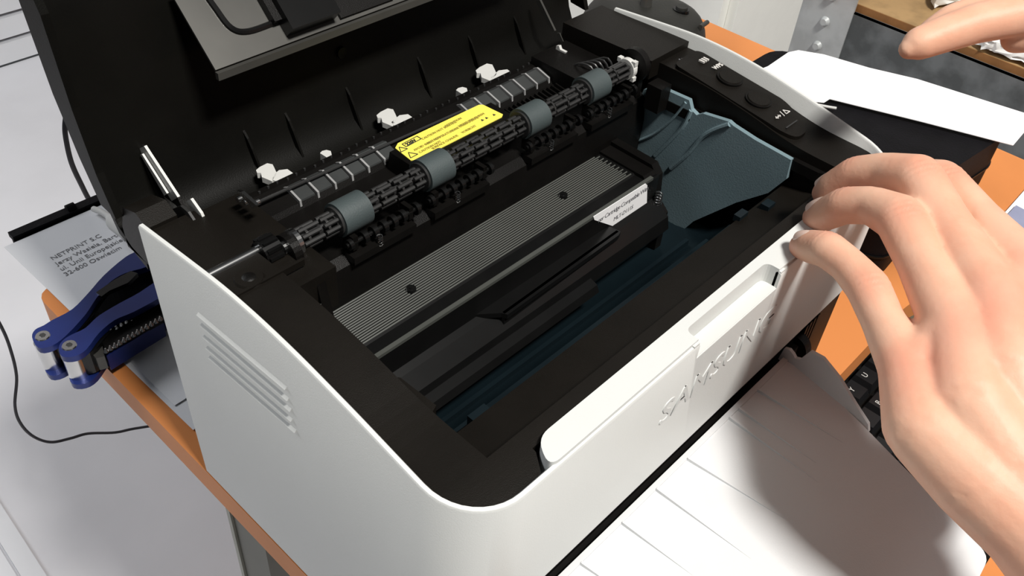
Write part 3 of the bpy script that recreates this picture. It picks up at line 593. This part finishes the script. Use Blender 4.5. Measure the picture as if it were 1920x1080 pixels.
b = new(); sp = [(X1 - 0.0008 + 0.0022 * math.cos(t * 0.7), -0.0975 + 0.0022 * math.sin(t * 0.7), -0.070 + t * 0.00022) for t in range(60)]
tube(b, sp, 0.0005, 6); o = obj('contact_spring', b, CHROME, tc, smooth=True); o['label'] = 'small shiny coil spring'
# handle: a swept grip in front of the body
hz = -0.0605; hp = [on(u, v, 2, hz) for u, v in ((1040, 424), (1142, 424), (1164, 434), (1160, 441), (952, 590), (940, 587), (862, 572), (900, 545))]
hp = [(p.x, min(p.y, -0.0935) if i not in (0, 7, 6) else -0.0935, hz) for i, p in enumerate(hp)]
b = new(); solid(b, hp, (0, 0, -1), 0.003); h = obj('handle', b, GLOSS, tc, bev=0.0008)
b = new(); p1 = on(1160, 434, 2, hz); p0 = on(946, 588, 2, hz); solid(b, [p0 + Vector((0, 0.0015, 0)), p1 + Vector((0, 0.0015, 0)), p1 + Vector((0, 0.0015, -0.018)), p0 + Vector((0, 0.0015, -0.018))], (0, -1, 0), 0.0016); obj('handle_lip', b, GLOSS, h, bev=0.0005)
b = new(); prism(b, [(-0.100, -0.072), (-0.112, -0.076), (-0.114, -0.080), (-0.108, -0.090), (-0.098, -0.090)], 'x', X0 + 0.01, 0.19); obj('lower_guard', b, GLOSS, tc, bev=0.001)
# white label, partly behind the handle
FY = -0.0946
lw = [on(u, v, 1, FY) for u, v in ((1112, 406), (1114, 412), (1150, 424), (1156, 422), (1212, 383), (1213, 347), (1210, 344), (1205, 347))]
b = new(); solid(b, lw, (0, -1, 0), 0.0003); tl = obj('paper_label', b, PAPER2, tc); tl['label'] = 'white printed sticker on the front face'
o1 = on(1119, 416, 1, FY - 0.0004)
lettering('lettering', 'ner Cartridge Compatible With', INKG, tl, on(1121, 418, 1, FY - 0.0004), (1, 0, 0.0), (0, 0, 1), 0.0043, 0.00005, space=0.84)
lettering('lettering', 'MLT-D111S', INKG, tl, on(1150, 415, 1, FY - 0.0004), (1, 0, 0.0), (0, 0, 1), 0.0040, 0.00005, space=0.9)

# ============================================================ LEFT OF THE PRINTER
def sheet(name, quad, m, label, cat, curl=0.0, n=10, th=0.0002, group=None):
    a, bq, c, d = [Vector(p) for p in quad]; bm = new(); G = []
    for i in range(n + 1):
        row = []
        for j in range(n + 1):
            s = i / n; t = j / n; p = (a * (1 - s) + bq * s) * (1 - t) + (d * (1 - s) + c * s) * t
            p = p + Vector((0, 0, curl * (math.sin(s * 3.0 + t * 2) ** 2))); row.append(bm.verts.new(p))
        G.append(row)
    for i in range(n):
        for j in range(n): bm.faces.new((G[i][j], G[i + 1][j], G[i + 1][j + 1], G[i][j + 1]))
    ext = bmesh.ops.extrude_face_region(bm, geom=bm.faces[:]); bmesh.ops.translate(bm, verts=[v for v in ext['geom'] if isinstance(v, bmesh.types.BMVert)], vec=(0, 0, th))
    o = obj(name, bm, m, None, smooth=True, origin=((a + c) / 2)); return tag(o, label, cat, group)
s1 = sheet('paper_sheet', [(0.006, 0.246, -0.1693), (0.108, 0.246, -0.1693), (0.120, 0.028, -0.1693), (0.0105, 0.024, -0.1693)], PAPER, 'white address sheet under the blue multi-tool, beside the printer', 'paper', 0.0)
for k, t in enumerate(('NETPRINT S.C', 'Jerzy Wasiela, Bartosz Banas', 'ul. Unii Europejskiej 10', '32-600 Oswiecim')):
    p = on((98, 107, 115, 123)[k], (488, 498, 508, 518)[k], 2, -0.1689); e = (on(215, 446, 2, -0.169) - on(107, 498, 2, -0.169))
    lettering('lettering', t, INKG, s1, p, e, Vector((-e.y, e.x, 0)), 0.0058, 0.00003)
s2 = sheet('paper_sheet', [(0.012, 0.124, -0.1684), (0.110, 0.130, -0.1684), (0.110, 0.05, -0.1684), (0.0125, 0.046, -0.1684)], PAPER, 'smaller white sheet below the serrated handle of the multi-tool', 'paper', 0.0)
# dark bar at the back edge of the table
p0 = on(45, 448, 2, -0.168); p1 = on(182, 392, 2, -0.168)
b = new(); box(b, 0.014, 0.090, 0.2485, 0.2560, -0.1705, -0.1665); cyl(b, (0.055, 0.253, -0.1665), (0.061, 0.253, -0.1665), 0.0035, n=12)
box(b, 0.014, 0.090, 0.185, 0.252, -0.1735, -0.1700)
tag(obj('clipboard', b, CASEB, None, bev=0.0006, origin=(0.05, 0.23, -0.17)), 'thin dark board sticking out behind the address sheet', 'board')
# white plug cable
b = new(); P = smoothpath([far(u, v, d) for u, v, d in ((176, 392, 0.655), (192, 398, 0.645), (206, 408, 0.638), (218, 418, 0.63), (240, 434, 0.615), (262, 446, 0.605))], 5)
n = len(P); rs = [0.0022 + (0.0062 - 0.0022) * min(1, max(0, (i / n - 0.35) / 0.2)) * (1 if i / n < 0.85 else 0.8) for i in range(n)]
tube(b, P, 0.003, 14, rs); pg = tag(obj('cable_plug', b, CLIP, None, smooth=True, origin=P[n // 2]), 'white cable plug going behind the printer side panel', 'cable')
b = new(); q = far(243, 437, 0.606); cyl(b, q, q + Vector((0.004, -0.003, 0.002)), 0.0022, n=12); obj('plug_hole', b, BLACK, pg)
# black cables
def cable(px, y, r, label, grp=None):
    P = smoothpath([on(u, v, 1, y) if len(q) == 2 else on(u, v, 1, q[2]) for q in px for u, v in (q[:2],)], 8); b = new(); tube(b, P, r, 8)
    return tag(obj('cable', b, RUBB, None, smooth=True, origin=P[0]), label, 'cable')
cable([(-30, 560), (0, 608), (18, 650), (31, 705), (28, 760), (38, 793), (62, 818), (95, 829), (132, 822), (165, 813), (215, 811), (250, 804), (300, 796), (340, 789)], 0.45, 0.0016, 'thin black cable hanging in a loop beyond the table edge')
cable([(128, 190), (122, 232), (124, 262), (134, 305), (152, 345), (172, 382), (205, 425)], 0.30, 0.0020, 'black cable running down behind the open cover')

# ---- blue multi-tool
mt = thing('multi_tool', (0.01, 0.11, -0.168), 'blue folding multi-tool with steel pins, over the address sheet', 'tool')
def handle(px_out, zt, zb, teeth=None):
    P = [on(u, v, 2, zt) for u, v in px_out]; nP = len(P); Q = []
    for i in range(nP):
        p0, p1, p2, p3 = P[i - 1], P[i], P[(i + 1) % nP], P[(i + 2) % nP]
        for t in (0, 0.33, 0.67): Q.append(0.5 * (2 * p1 + (p2 - p0) * t + (2 * p0 - 5 * p1 + 4 * p2 - p3) * t * t + (3 * p1 - p0 - 3 * p2 + p3) * t ** 3))
    P = Q
    b = new(); solid(b, P, (0, 0, -1), 0.0042); a = obj('handle_plate', b, BLUE, mt, bev=0.0010, seg=3, smooth=True)
    P2 = [(p.x, p.y, zb + 0.0042) for p in P]; b = new(); solid(b, P2, (0, 0, -1), 0.0040); obj('handle_plate', b, BLUE, mt, bev=0.0010, seg=3, smooth=True)
    c = sum((p for p in P), Vector()) / len(P); b = new()
    solid(b, [(c.x + (p.x - c.x) * 0.90 + 0.004, c.y + (p.y - c.y) * 0.82, zt - 0.005) for p in P], (0, 0, -1), zt - zb - 0.011); obj('tool_stack', b, GLOSS, mt)
zt, zb = -0.1400, -0.1675
H1 = [(60, 632), (66, 618), (82, 610), (98, 600), (135, 580), (165, 550), (195, 516), (235, 482), (262, 468), (330, 430), (345, 460), (300, 482), (275, 500), (235, 512), (205, 530), (180, 560), (160, 590), (125, 628), (98, 648), (72, 652)]
H2 = [(110, 652), (118, 638), (135, 627), (160, 615), (185, 592), (225, 568), (262, 548), (330, 505), (345, 530), (300, 558), (250, 585), (215, 600), (185, 625), (162, 655), (140, 668), (116, 668)]
handle(H1, zt, zb); handle(H2, zt, zb)
for (u, v) in ((80, 630), (130, 648)):
    c = on(u, v, 2, zt)
    b = new(); cyl(b, (c.x, c.y, zb + 0.004), (c.x, c.y, zt - 0.004), 0.0060, n=28); obj('steel_pin', b, CHROME, mt, smooth=True)
    b = new(); cyl(b, (c.x, c.y, zt), (c.x, c.y, zt + 0.0006), 0.0042, 0.0038, 28); s = obj('screw', b, CHROME, mt, smooth=True)
    b = new(); cyl(b, (c.x, c.y, zt + 0.0006), (c.x, c.y, zt + 0.0009), 0.0018, n=6); obj('screw_socket', b, SHAFT, s)
# steel tool blade and serrated jaws between the plates of the near handle
c1 = [on(u, v, 2, -0.148) for u, v in ((166, 655), (188, 632), (192, 650), (196, 668), (180, 672))]
b = new(); solid(b, c1, (0, 0, -1), 0.010); obj('tool_blade', b, STEELP, mt, bev=0.0005)
for (a, c) in (((188, 628), (300, 562)), ((198, 656), (300, 596))):
    for k in range(13):
        t = k / 12; p = on(a[0] + (c[0] - a[0]) * t, a[1] + (c[1] - a[1]) * t, 2, -0.145); b = new(); cyl(b, p - Vector((0, 0, 0.0015)), p + Vector((0, 0, 0.0012)), 0.0016, 0.0004, 8); obj('tooth', b, CHROME, mt)
b = new(); P = [on(u, v, 2, -0.1465) for u, v in ((188, 630), (300, 564), (305, 596), (198, 657))]; solid(b, P, (0, 0, -1), 0.004); obj('jaw_body', b, BLACK, mt)
b = new(); P = [on(u, v, 2, -0.150) for u, v in ((196, 660), (305, 596), (305, 604), (200, 668))]; solid(b, P, (0, 0, -1), 0.012); obj('jaw_rail', b, BLUE, mt, bev=0.001)
b = new(); P = [on(u, v, 2, -0.1385) for u, v in ((180, 548), (215, 524), (245, 508), (258, 512), (240, 530), (205, 545), (190, 556))]; solid(b, P, (0, 0, -1), 0.003); obj('pliers_head', b, GLOSS, mt, bev=0.0005)

# ============================================================ RIGHT AND BEHIND
cs = thing('black_case', (0.56, -0.10, -0.17), 'flat black leatherette case on the table right of the printer', 'case')
b = prism(new(), roundpoly([(0.430, 0.008), (0.600, 0.008), (0.640, -0.180), (0.62, -0.194), (0.53, -0.184), (0.430, -0.190)], 0.02, 5), 'z', -0.1695, -0.122); obj('shell', b, CASEB, cs, smooth=True, bev=0.006, seg=3)
b = prism(new(), roundpoly([(0.429, 0.009), (0.601, 0.009), (0.641, -0.180), (0.621, -0.195), (0.53, -0.185), (0.429, -0.191)], 0.02, 5), 'z', -0.152, -0.1505); obj('seam', b, BLACK, cs, smooth=True)
ph = -0.112
PP = [on(u, v, 2, z) for u, v, z in ((1555, 186, -0.116), (1905, 273, -0.116), (1945, 225, -0.100), (1490, 94, -0.100))]
b = new(); outl = [on(u, v, 2, z) for u, v, z in ((1545, 192, -0.1190), (1556, 185, -0.1180), (1730, 228, -0.1180), (1900, 272, -0.1180), (1922, 246, -0.1100), (1960, 224, -0.1040), (1862, 193, -0.1040), (1720, 148, -0.1040), (1630, 127, -0.1040), (1545, 102, -0.1040), (1497, 94, -0.1040), (1478, 98, -0.1060), (1440, 124, -0.1100), (1400, 140, -0.1150), (1470, 185, -0.1200))]
T = [b.verts.new(p) for p in outl]; Bv = [b.verts.new(p - Vector((0, 0, 0.0006))) for p in outl]; f1 = b.faces.new(T); f2 = b.faces.new(Bv[::-1])
for i in range(len(T)): b.faces.new((T[i], Bv[i], Bv[(i + 1) % len(T)], T[(i + 1) % len(T)]))
bmesh.ops.triangulate(b, faces=b.faces[:])
tag(obj('paper_sheet', b, PAPER2, None, origin=(0.6, -0.1, -0.11)), 'bright white sheet lying on the black case', 'paper')
b = new(); P = smoothpath([on(u, v, 2, -0.118) for u, v in ((1530, 196), (1550, 200), (1568, 203))], 4); tube(b, P, 0.0012, 8); tag(obj('pen', b, CLIP, None, smooth=True, origin=P[0]), 'thin white stick just below the bright white sheet', 'pen')
# papers at the right edge
sheet('paper_sheet', [on(u, v, 2, -0.168) for u, v in ((1872, 412), (1940, 335), (2010, 400), (1960, 480))], PAPER2, 'white paper at the right edge of the orange table', 'paper', 0.0)
for k, (q, lb) in enumerate((([(1880, 412), (1905, 385), (1990, 430), (1960, 470)], 'blue-grey sheet, upper of two beside the hand'), ([(1888, 432), (1915, 418), (1990, 470), (1950, 500)], 'blue-grey sheet, lower of two beside the hand'))):
    sheet('paper_sheet', [on(u, v, 2, -0.1660 - k * 0.0008) for u, v in q], MATS.get('blue_grey_paper') or mat('blue_grey_paper', (0.30, 0.32, 0.46), 0.7, noise=0.1), lb, 'paper')

# steel shelf: post with bolts, side rail, hardboard shelf
sh = thing('metal_shelf', (0.86, 0.0, -0.90), 'galvanised steel shelf unit with bolted post and brown board', 'shelf')
XS = 0.80
def xs(u, v): p = on(u, v, 0, XS); return p
ya, yb = on(1590, 60, 0, XS).y, on(1508, 0, 0, XS).y
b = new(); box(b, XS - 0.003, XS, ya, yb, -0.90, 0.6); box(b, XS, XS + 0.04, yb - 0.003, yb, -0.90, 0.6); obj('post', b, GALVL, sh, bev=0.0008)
for k in range(14):
    z = on(1552, 42, 0, XS - 0.003).z + (k - 4) * 0.0285; yy = (ya * 0.5 + yb * 0.5) - 0.002; b = new(); cyl(b, (XS - 0.0075, yy, z), (XS - 0.003, yy, z), 0.0035, 0.0055, 16); obj('bolt', b, GALVL, sh, smooth=True)
rt = on(1700, 62, 0, XS).z
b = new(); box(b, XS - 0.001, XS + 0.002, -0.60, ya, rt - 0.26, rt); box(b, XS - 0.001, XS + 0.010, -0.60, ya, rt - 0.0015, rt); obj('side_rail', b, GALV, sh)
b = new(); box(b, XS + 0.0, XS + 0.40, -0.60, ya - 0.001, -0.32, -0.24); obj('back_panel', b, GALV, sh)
b = new(); box(b, XS + 0.004, XS + 0.42, -0.60, ya + 0.01, rt - 0.006, rt + 0.008); bd = obj('shelf_board', b, BOARD, sh)
b = new(); box(b, XS + 0.0030, XS + 0.0042, -0.60, ya + 0.01, rt - 0.0055, rt + 0.0078); obj('board_edge', b, BOARDE, sh)
# crumpled white thing on the shelf
b = new(); P = [on(u, v, 2, rt + 0.012) for u, v in ((1822, 76), (1850, 70), (1900, 68), (1990, 80), (1990, 150), (1915, 116), (1870, 102), (1842, 92))]
solid(b, P, (0, 0, 1), 0.012); bmesh.ops.triangulate(b, faces=b.faces[:]); bmesh.ops.subdivide_edges(b, edges=b.edges[:], cuts=3, use_grid_fill=True)
for v in b.verts: v.co += Vector((random.uniform(-1, 1), random.uniform(-1, 1), random.uniform(-1, 1))) * 0.0016
tag(obj('plastic_bag', b, SLEEVE, None, smooth=True, origin=(0.93, -0.18, rt + 0.01)), 'crumpled white bag on the brown shelf board, beneath the pointing hand', 'bag')
b = new(); P = [on(u, v, 2, rt + 0.012) for u, v in ((1750, 14), (1745, -10), (1800, -60), (1880, -30), (1800, 2))]; solid(b, P, (0, 0, 1), 0.012)
bmesh.ops.triangulate(b, faces=b.faces[:]); bmesh.ops.subdivide_edges(b, edges=b.edges[:], cuts=3, use_grid_fill=True)
for v in b.verts: v.co += Vector((random.uniform(-1, 1), random.uniform(-1, 1), random.uniform(-1, 1))) * 0.0014
tag(obj('plastic_bag', b, SLEEVE, None, smooth=True, origin=(1.0, 0.0, rt + 0.01)), 'crumpled white bag at the top edge, above the pointing hand', 'bag')
# white cabinet behind the table
c0 = on(1342, 68, 2, -0.17); yw = 0.30
xa = on(1340, 70, 1, yw).x; xb2 = on(1508, 40, 1, yw).x
cb = thing('cabinet', ((xa + xb2) / 2, yw, -0.90), 'cream white cabinet behind the table, left of the steel post', 'cabinet')
b = new(); box(b, xa, xb2 + 0.15, yw, yw + 0.3, -0.90, 0.5); obj('body', b, CABW, cb, bev=0.003)
b = new(); box(b, xa + 0.02, xb2 + 0.10, yw - 0.015, yw - 0.0005, -0.85, 0.45); dr = obj('door', b, CABW, cb, bev=0.003)
b = new(); cyl(b, (xb2 + 0.03, yw - 0.04, 0.05), (xb2 + 0.03, yw - 0.04, 0.17), 0.005, n=12); obj('handle', b, CHROME, dr)
# dark desk device
dv = thing('desk_device', (0.58, 0.13, -0.17), 'dark rounded device with a round button, behind the printer', 'device')
cen = Vector((0.575, 0.148, -0.17)); ax = (on(1320, 75, 2, -0.13) - on(1075, 20, 2, -0.13)); ax.z = 0; Ld = ax.length / 2; ax.normalize(); ay = Vector((-ax.y, ax.x, 0))
cen = (on(1320, 60, 2, -0.13) + on(1075, 30, 2, -0.13)) / 2; cen.z = -0.17; cen += ay * 0.028
b = new(); G = []; NU, NV = 40, 10
for i in range(NV + 1):
    t = i / NV; prof = math.cos(t * PI / 2) ** 0.45; hz2 = 0.048 * math.sin(t * PI / 2) ** 0.8; row = []
    for k in range(NU):
        a = 2 * PI * k / NU; c = math.cos(a); s = math.sin(a); c = math.copysign(abs(c) ** 0.75, c); s = math.copysign(abs(s) ** 0.8, s)
        row.append(b.verts.new(cen + ax * (Ld * prof * c) + ay * (0.050 * prof * s) + Vector((0, 0, 0.0005 + hz2))))
    G.append(row)
for i in range(NV):
    for k in range(NU): b.faces.new((G[i][k], G[i][(k + 1) % NU], G[i + 1][(k + 1) % NU], G[i + 1][k]))
b.faces.new(G[0][::-1]); b.faces.new(G[-1]); obj('shell', b, DARKC, dv, smooth=True)
p = on(1275, 27, 2, -0.127); b = new(); cyl(b, p, p + Vector((0, 0, 0.006)), 0.0085, 0.0078, 28); rg = obj('button_ring', b, GLOSS, dv, smooth=True)
b = new(); cyl(b, p + Vector((0.001, 0, 0.004)), p + Vector((0.001, 0, 0.0078)), 0.0062, 0.0055, 28); obj('button', b, DARKC, rg, smooth=True)
p = on(1305, 55, 2, -0.134); q = on(1318, 46, 2, -0.134); b = new(); cyl(b, p + Vector((0, -0.004, 0.004)), q + Vector((0, -0.004, 0.004)), 0.0022, n=10); obj('grey_strip', b, STEELP, dv)
p = on(1212, 2, 2, -0.118); b = new(); cyl(b, p + Vector((0, 0, -0.004)), p + Vector((0, 0, 0.004)), 0.006, 0.005, 16); obj('light_knob', b, STEELP, dv)

# ============================================================ HANDS
def hand(name, chains, nails, label, voxel=0.0011, creases=()):
    root = thing(name, chains[0][0][0], label, 'person')
    bm = new()
    def ball(c, r, seg=14):
        m = Matrix.Translation(c) @ Matrix.Scale(r, 4); bmesh.ops.create_icosphere(bm, subdivisions=2, radius=1, matrix=m)
    for ch in chains:
        for (p, r), (q, s) in zip(ch, ch[1:]):
            p = Vector(p); q = Vector(q); ball(p, r); ball(q, s); cyl(bm, p, q, r, s, 20)
    me = bpy.data.meshes.new('skin'); bm.to_mesh(me); bm.free()
    t = bpy.data.objects.new('tmp_skin', me); COL.objects.link(t)
    r = t.modifiers.new('r', 'REMESH'); r.mode = 'VOXEL'; r.voxel_size = voxel
    s = t.modifiers.new('s', 'SMOOTH'); s.factor = 0.5; s.iterations = 12
    bpy.context.view_layer.update(); me2 = bpy.data.meshes.new_from_object(t.evaluated_get(bpy.context.evaluated_depsgraph_get())); bpy.data.objects.remove(t)
    nv = len(me2.vertices); co = np.empty(nv * 3, dtype=np.float64); me2.vertices.foreach_get('co', co); co = co.reshape(-1, 3)
    no = np.empty(nv * 3, dtype=np.float64); me2.vertices.foreach_get('normal', no); no = no.reshape(-1, 3); fl = np.zeros(nv)
    for (c, ax, dep, per, red, rad) in creases:
        ax = np.array(Vector(ax).normalized()); d = co - np.array(c); g = np.exp(-(d * d).sum(1) / rad ** 2); fl += red * g
        if dep:
            sa = d @ ax; co = co + no * (dep * g * np.exp(-(sa / (per * 1.6)) ** 2) * (np.cos(2 * PI * sa / per) - 0.4))[:, None]
    me2.vertices.foreach_set('co', co.ravel().astype(np.float32)); me2.update()
    at = me2.attributes.new('flush', 'FLOAT', 'POINT'); at.data.foreach_set('value', np.minimum(fl, 0.75).astype(np.float32))
    me2.shade_smooth(); me2.materials.clear()
    sk = link('skin', me2, SKIN, root)
    for c, axis, nrm, wd, ln in nails:
        axis = Vector(axis).normalized(); nrm = Vector(nrm); nrm = (nrm - axis * nrm.dot(axis)).normalized(); sd = axis.cross(nrm); bm = new(); G = []
        for i in range(9):
            row = []
            for j in range(9):
                u = -1 + i / 4; v = -1 + j / 4; a = u * 0.95; k = math.sqrt(max(0, 1 - 0.25 * u * u)) ; rr = wd
                row.append(bm.verts.new(Vector(c) + sd * (math.sin(a) * rr) + nrm * ((math.cos(a) - 1) * rr - 0.00055 * v * v) + axis * (v * ln * k)))
            G.append(row)
        for i in range(8):
            for j in range(8): bm.faces.new((G[i][j], G[i + 1][j], G[i + 1][j + 1], G[i][j + 1]))
        ext = bmesh.ops.extrude_face_region(bm, geom=bm.faces[:]); bmesh.ops.translate(bm, verts=[v for v in ext['geom'] if isinstance(v, bmesh.types.BMVert)], vec=-nrm * 0.0006)
        obj('nail', bm, NAIL, sk, smooth=True)
    return root
P = far
A = [(P(1503, 462, 0.425), 0.0062), (P(1520, 462, 0.419), 0.0078), (P(1552, 468, 0.407), 0.0084), (P(1590, 497, 0.397), 0.0080), (P(1628, 540, 0.387), 0.0092), (P(1655, 600, 0.378), 0.0088), (P(1700, 690, 0.362), 0.0110)]
Bf = [(P(1527, 408, 0.445), 0.0062), (P(1545, 403, 0.438), 0.0080), (P(1585, 385, 0.424), 0.0088), (P(1635, 385, 0.412), 0.0088), (P(1688, 410, 0.398), 0.0108), (P(1727, 490, 0.385), 0.0102), (P(1790, 615, 0.362), 0.0125)]
Cf = [(P(1545, 362, 0.462), 0.0064), (P(1562, 352, 0.455), 0.0082), (P(1605, 327, 0.443), 0.0090), (P(1660, 322, 0.430), 0.0092), (P(1722, 335, 0.414), 0.0112), (P(1770, 415, 0.398), 0.0106), (P(1858, 560, 0.366), 0.0130)]
Df = [(P(1600, 345, 0.490), 0.0068), (P(1650, 335, 0.472), 0.0085), (P(1700, 330, 0.452), 0.0090), (P(1765, 342, 0.430), 0.0108), (P(1830, 415, 0.410), 0.0110), (P(1925, 520, 0.376), 0.0135)]
wr = P(1905, 960, 0.325)
Wr1 = P(1845, 985, 0.330); Wr2 = P(1975, 940, 0.335)
pal = [[A[-1], (P(1730, 800, 0.350), 0.0150), (P(1828, 895, 0.340), 0.0170), (P(1935, 990, 0.334), 0.0180), (P(2060, 1130, 0.325), 0.0210), (P(2190, 1300, 0.315), 0.024)],
       [Bf[-1], (P(1815, 750, 0.348), 0.0165), (P(1890, 870, 0.340), 0.0180), (P(1975, 975, 0.336), 0.0180)],
       [Cf[-1], (P(1880, 700, 0.352), 0.0170), (P(1930, 850, 0.345), 0.0180), (P(1975, 980, 0.340), 0.0180), (P(2060, 1130, 0.332), 0.0220), (P(2160, 1310, 0.322), 0.025)],
       [Df[-1], (P(1945, 650, 0.362), 0.0180), (P(1975, 800, 0.352), 0.0185), (P(2000, 960, 0.345), 0.0170)],
       [A[-1], (P(1745, 655, 0.363), 0.0100), Bf[-1], (P(1825, 590, 0.366), 0.0110), Cf[-1], (P(1895, 545, 0.372), 0.0115), Df[-1]],
       [(P(1860, 720, 0.375), 0.016), (P(1900, 850, 0.362), 0.018)], [(P(1780, 760, 0.365), 0.014), (P(1875, 870, 0.355), 0.017)],
       [(P(1990, 860, 0.365), 0.015), (P(1960, 700, 0.395), 0.013), (P(1880, 600, 0.425), 0.0105), (P(1800, 540, 0.450), 0.0090), (P(1770, 520, 0.462), 0.0075)]]
upc = -R1 * 0.5 - R2 * 0.7
def nail_at(ch, wd, ln, off=0.0082):
    t = Vector(ch[0][0]); k = Vector(ch[2][0]); ax = (t - k).normalized(); n = (-R2 * 0.5 - R1 * 0.85 - R0 * 0.25); n = (n - ax * n.dot(ax)).normalized()
    return (t * 0.70 + k * 0.30 + n * off, ax, n, wd, ln)
hand('hand', [A, Bf, Cf, Df] + pal, [nail_at(A, 0.0050, 0.0052), nail_at(Bf, 0.0054, 0.0056), nail_at(Cf, 0.0056, 0.0058)], "person's hand with curled fingertips on the printer's front edge",
     creases=[c_ for ch in (A, Bf, Cf, Df) for c_ in (
        (Vector(ch[-3][0]) + Vector((0, 0, 0.008)) - R2 * 0.006, Vector(ch[-3][0]) - Vector(ch[-2][0]), 0.00045, 0.0030, 0.55, 0.0085),
        (Vector(ch[2][0]) - R1 * 0.007, Vector(ch[1][0]) - Vector(ch[3][0]), 0.00025, 0.0024, 0.45, 0.0070),
        (Vector(ch[0][0]), Vector((1, 0, 0)), 0, 1, 0.55, 0.0090),
        (Vector(ch[-1][0]) - R2 * 0.010, Vector((1, 0, 0)), 0, 1, 0.50, 0.0130))])

# second hand: pointing finger at the top right
d = 0.44
I2 = [(P(1704, 92, d), 0.0052), (P(1722, 82, d), 0.0080), (P(1765, 66, d), 0.0088), (P(1830, 44, d), 0.0096), (P(1880, 34, d), 0.0100), (P(1990, 10, d), 0.0115)]
M2 = [(P(1745, 62, d + .008), 0.0068), (P(1785, 40, d + .008), 0.0085), (P(1850, 22, d + .008), 0.0096), (P(1900, 12, d + .008), 0.0104), (P(2010, -20, d + .006), 0.0120)]
R2f = [(P(1850, -30, d + .03), 0.007), (P(1900, -35, d + .03), 0.0085), (P(1960, -45, d + .02), 0.0100), (P(2040, -60, d + .01), 0.0120)]
P2f = [(P(1890, -90, d + .04), 0.006), (P(1940, -95, d + .035), 0.0075), (P(2000, -100, d + .025), 0.0085), (P(2060, -105, d + .015), 0.0105)]
T2 = [(P(1905, 72, d + .010), 0.0075), (P(1950, 60, d + .006), 0.0095), (P(2010, 50, d), 0.0115), (P(2120, 0, d - .005), 0.0160)]
pal2 = [[I2[-1], (P(2090, -20, d - .004), 0.0150), (P(2200, -60, d - .01), 0.019), (P(2400, -110, d - .02), 0.022)], [M2[-1], (P(2110, -55, d), 0.0155), (P(2210, -90, d - .005), 0.018)], [R2f[-1], (P(2130, -90, d), 0.0150), (P(2230, -110, d - .01), 0.018), (P(2410, -150, d - .02), 0.022)], [P2f[-1], (P(2140, -120, d + .005), 0.0135), (P(2240, -135, d), 0.0165)], [I2[-1], M2[-1], R2f[-1], P2f[-1]]]
hand('hand', [I2, M2, R2f, P2f, T2] + pal2, [], "person's pointing hand above the shelf at the top right")
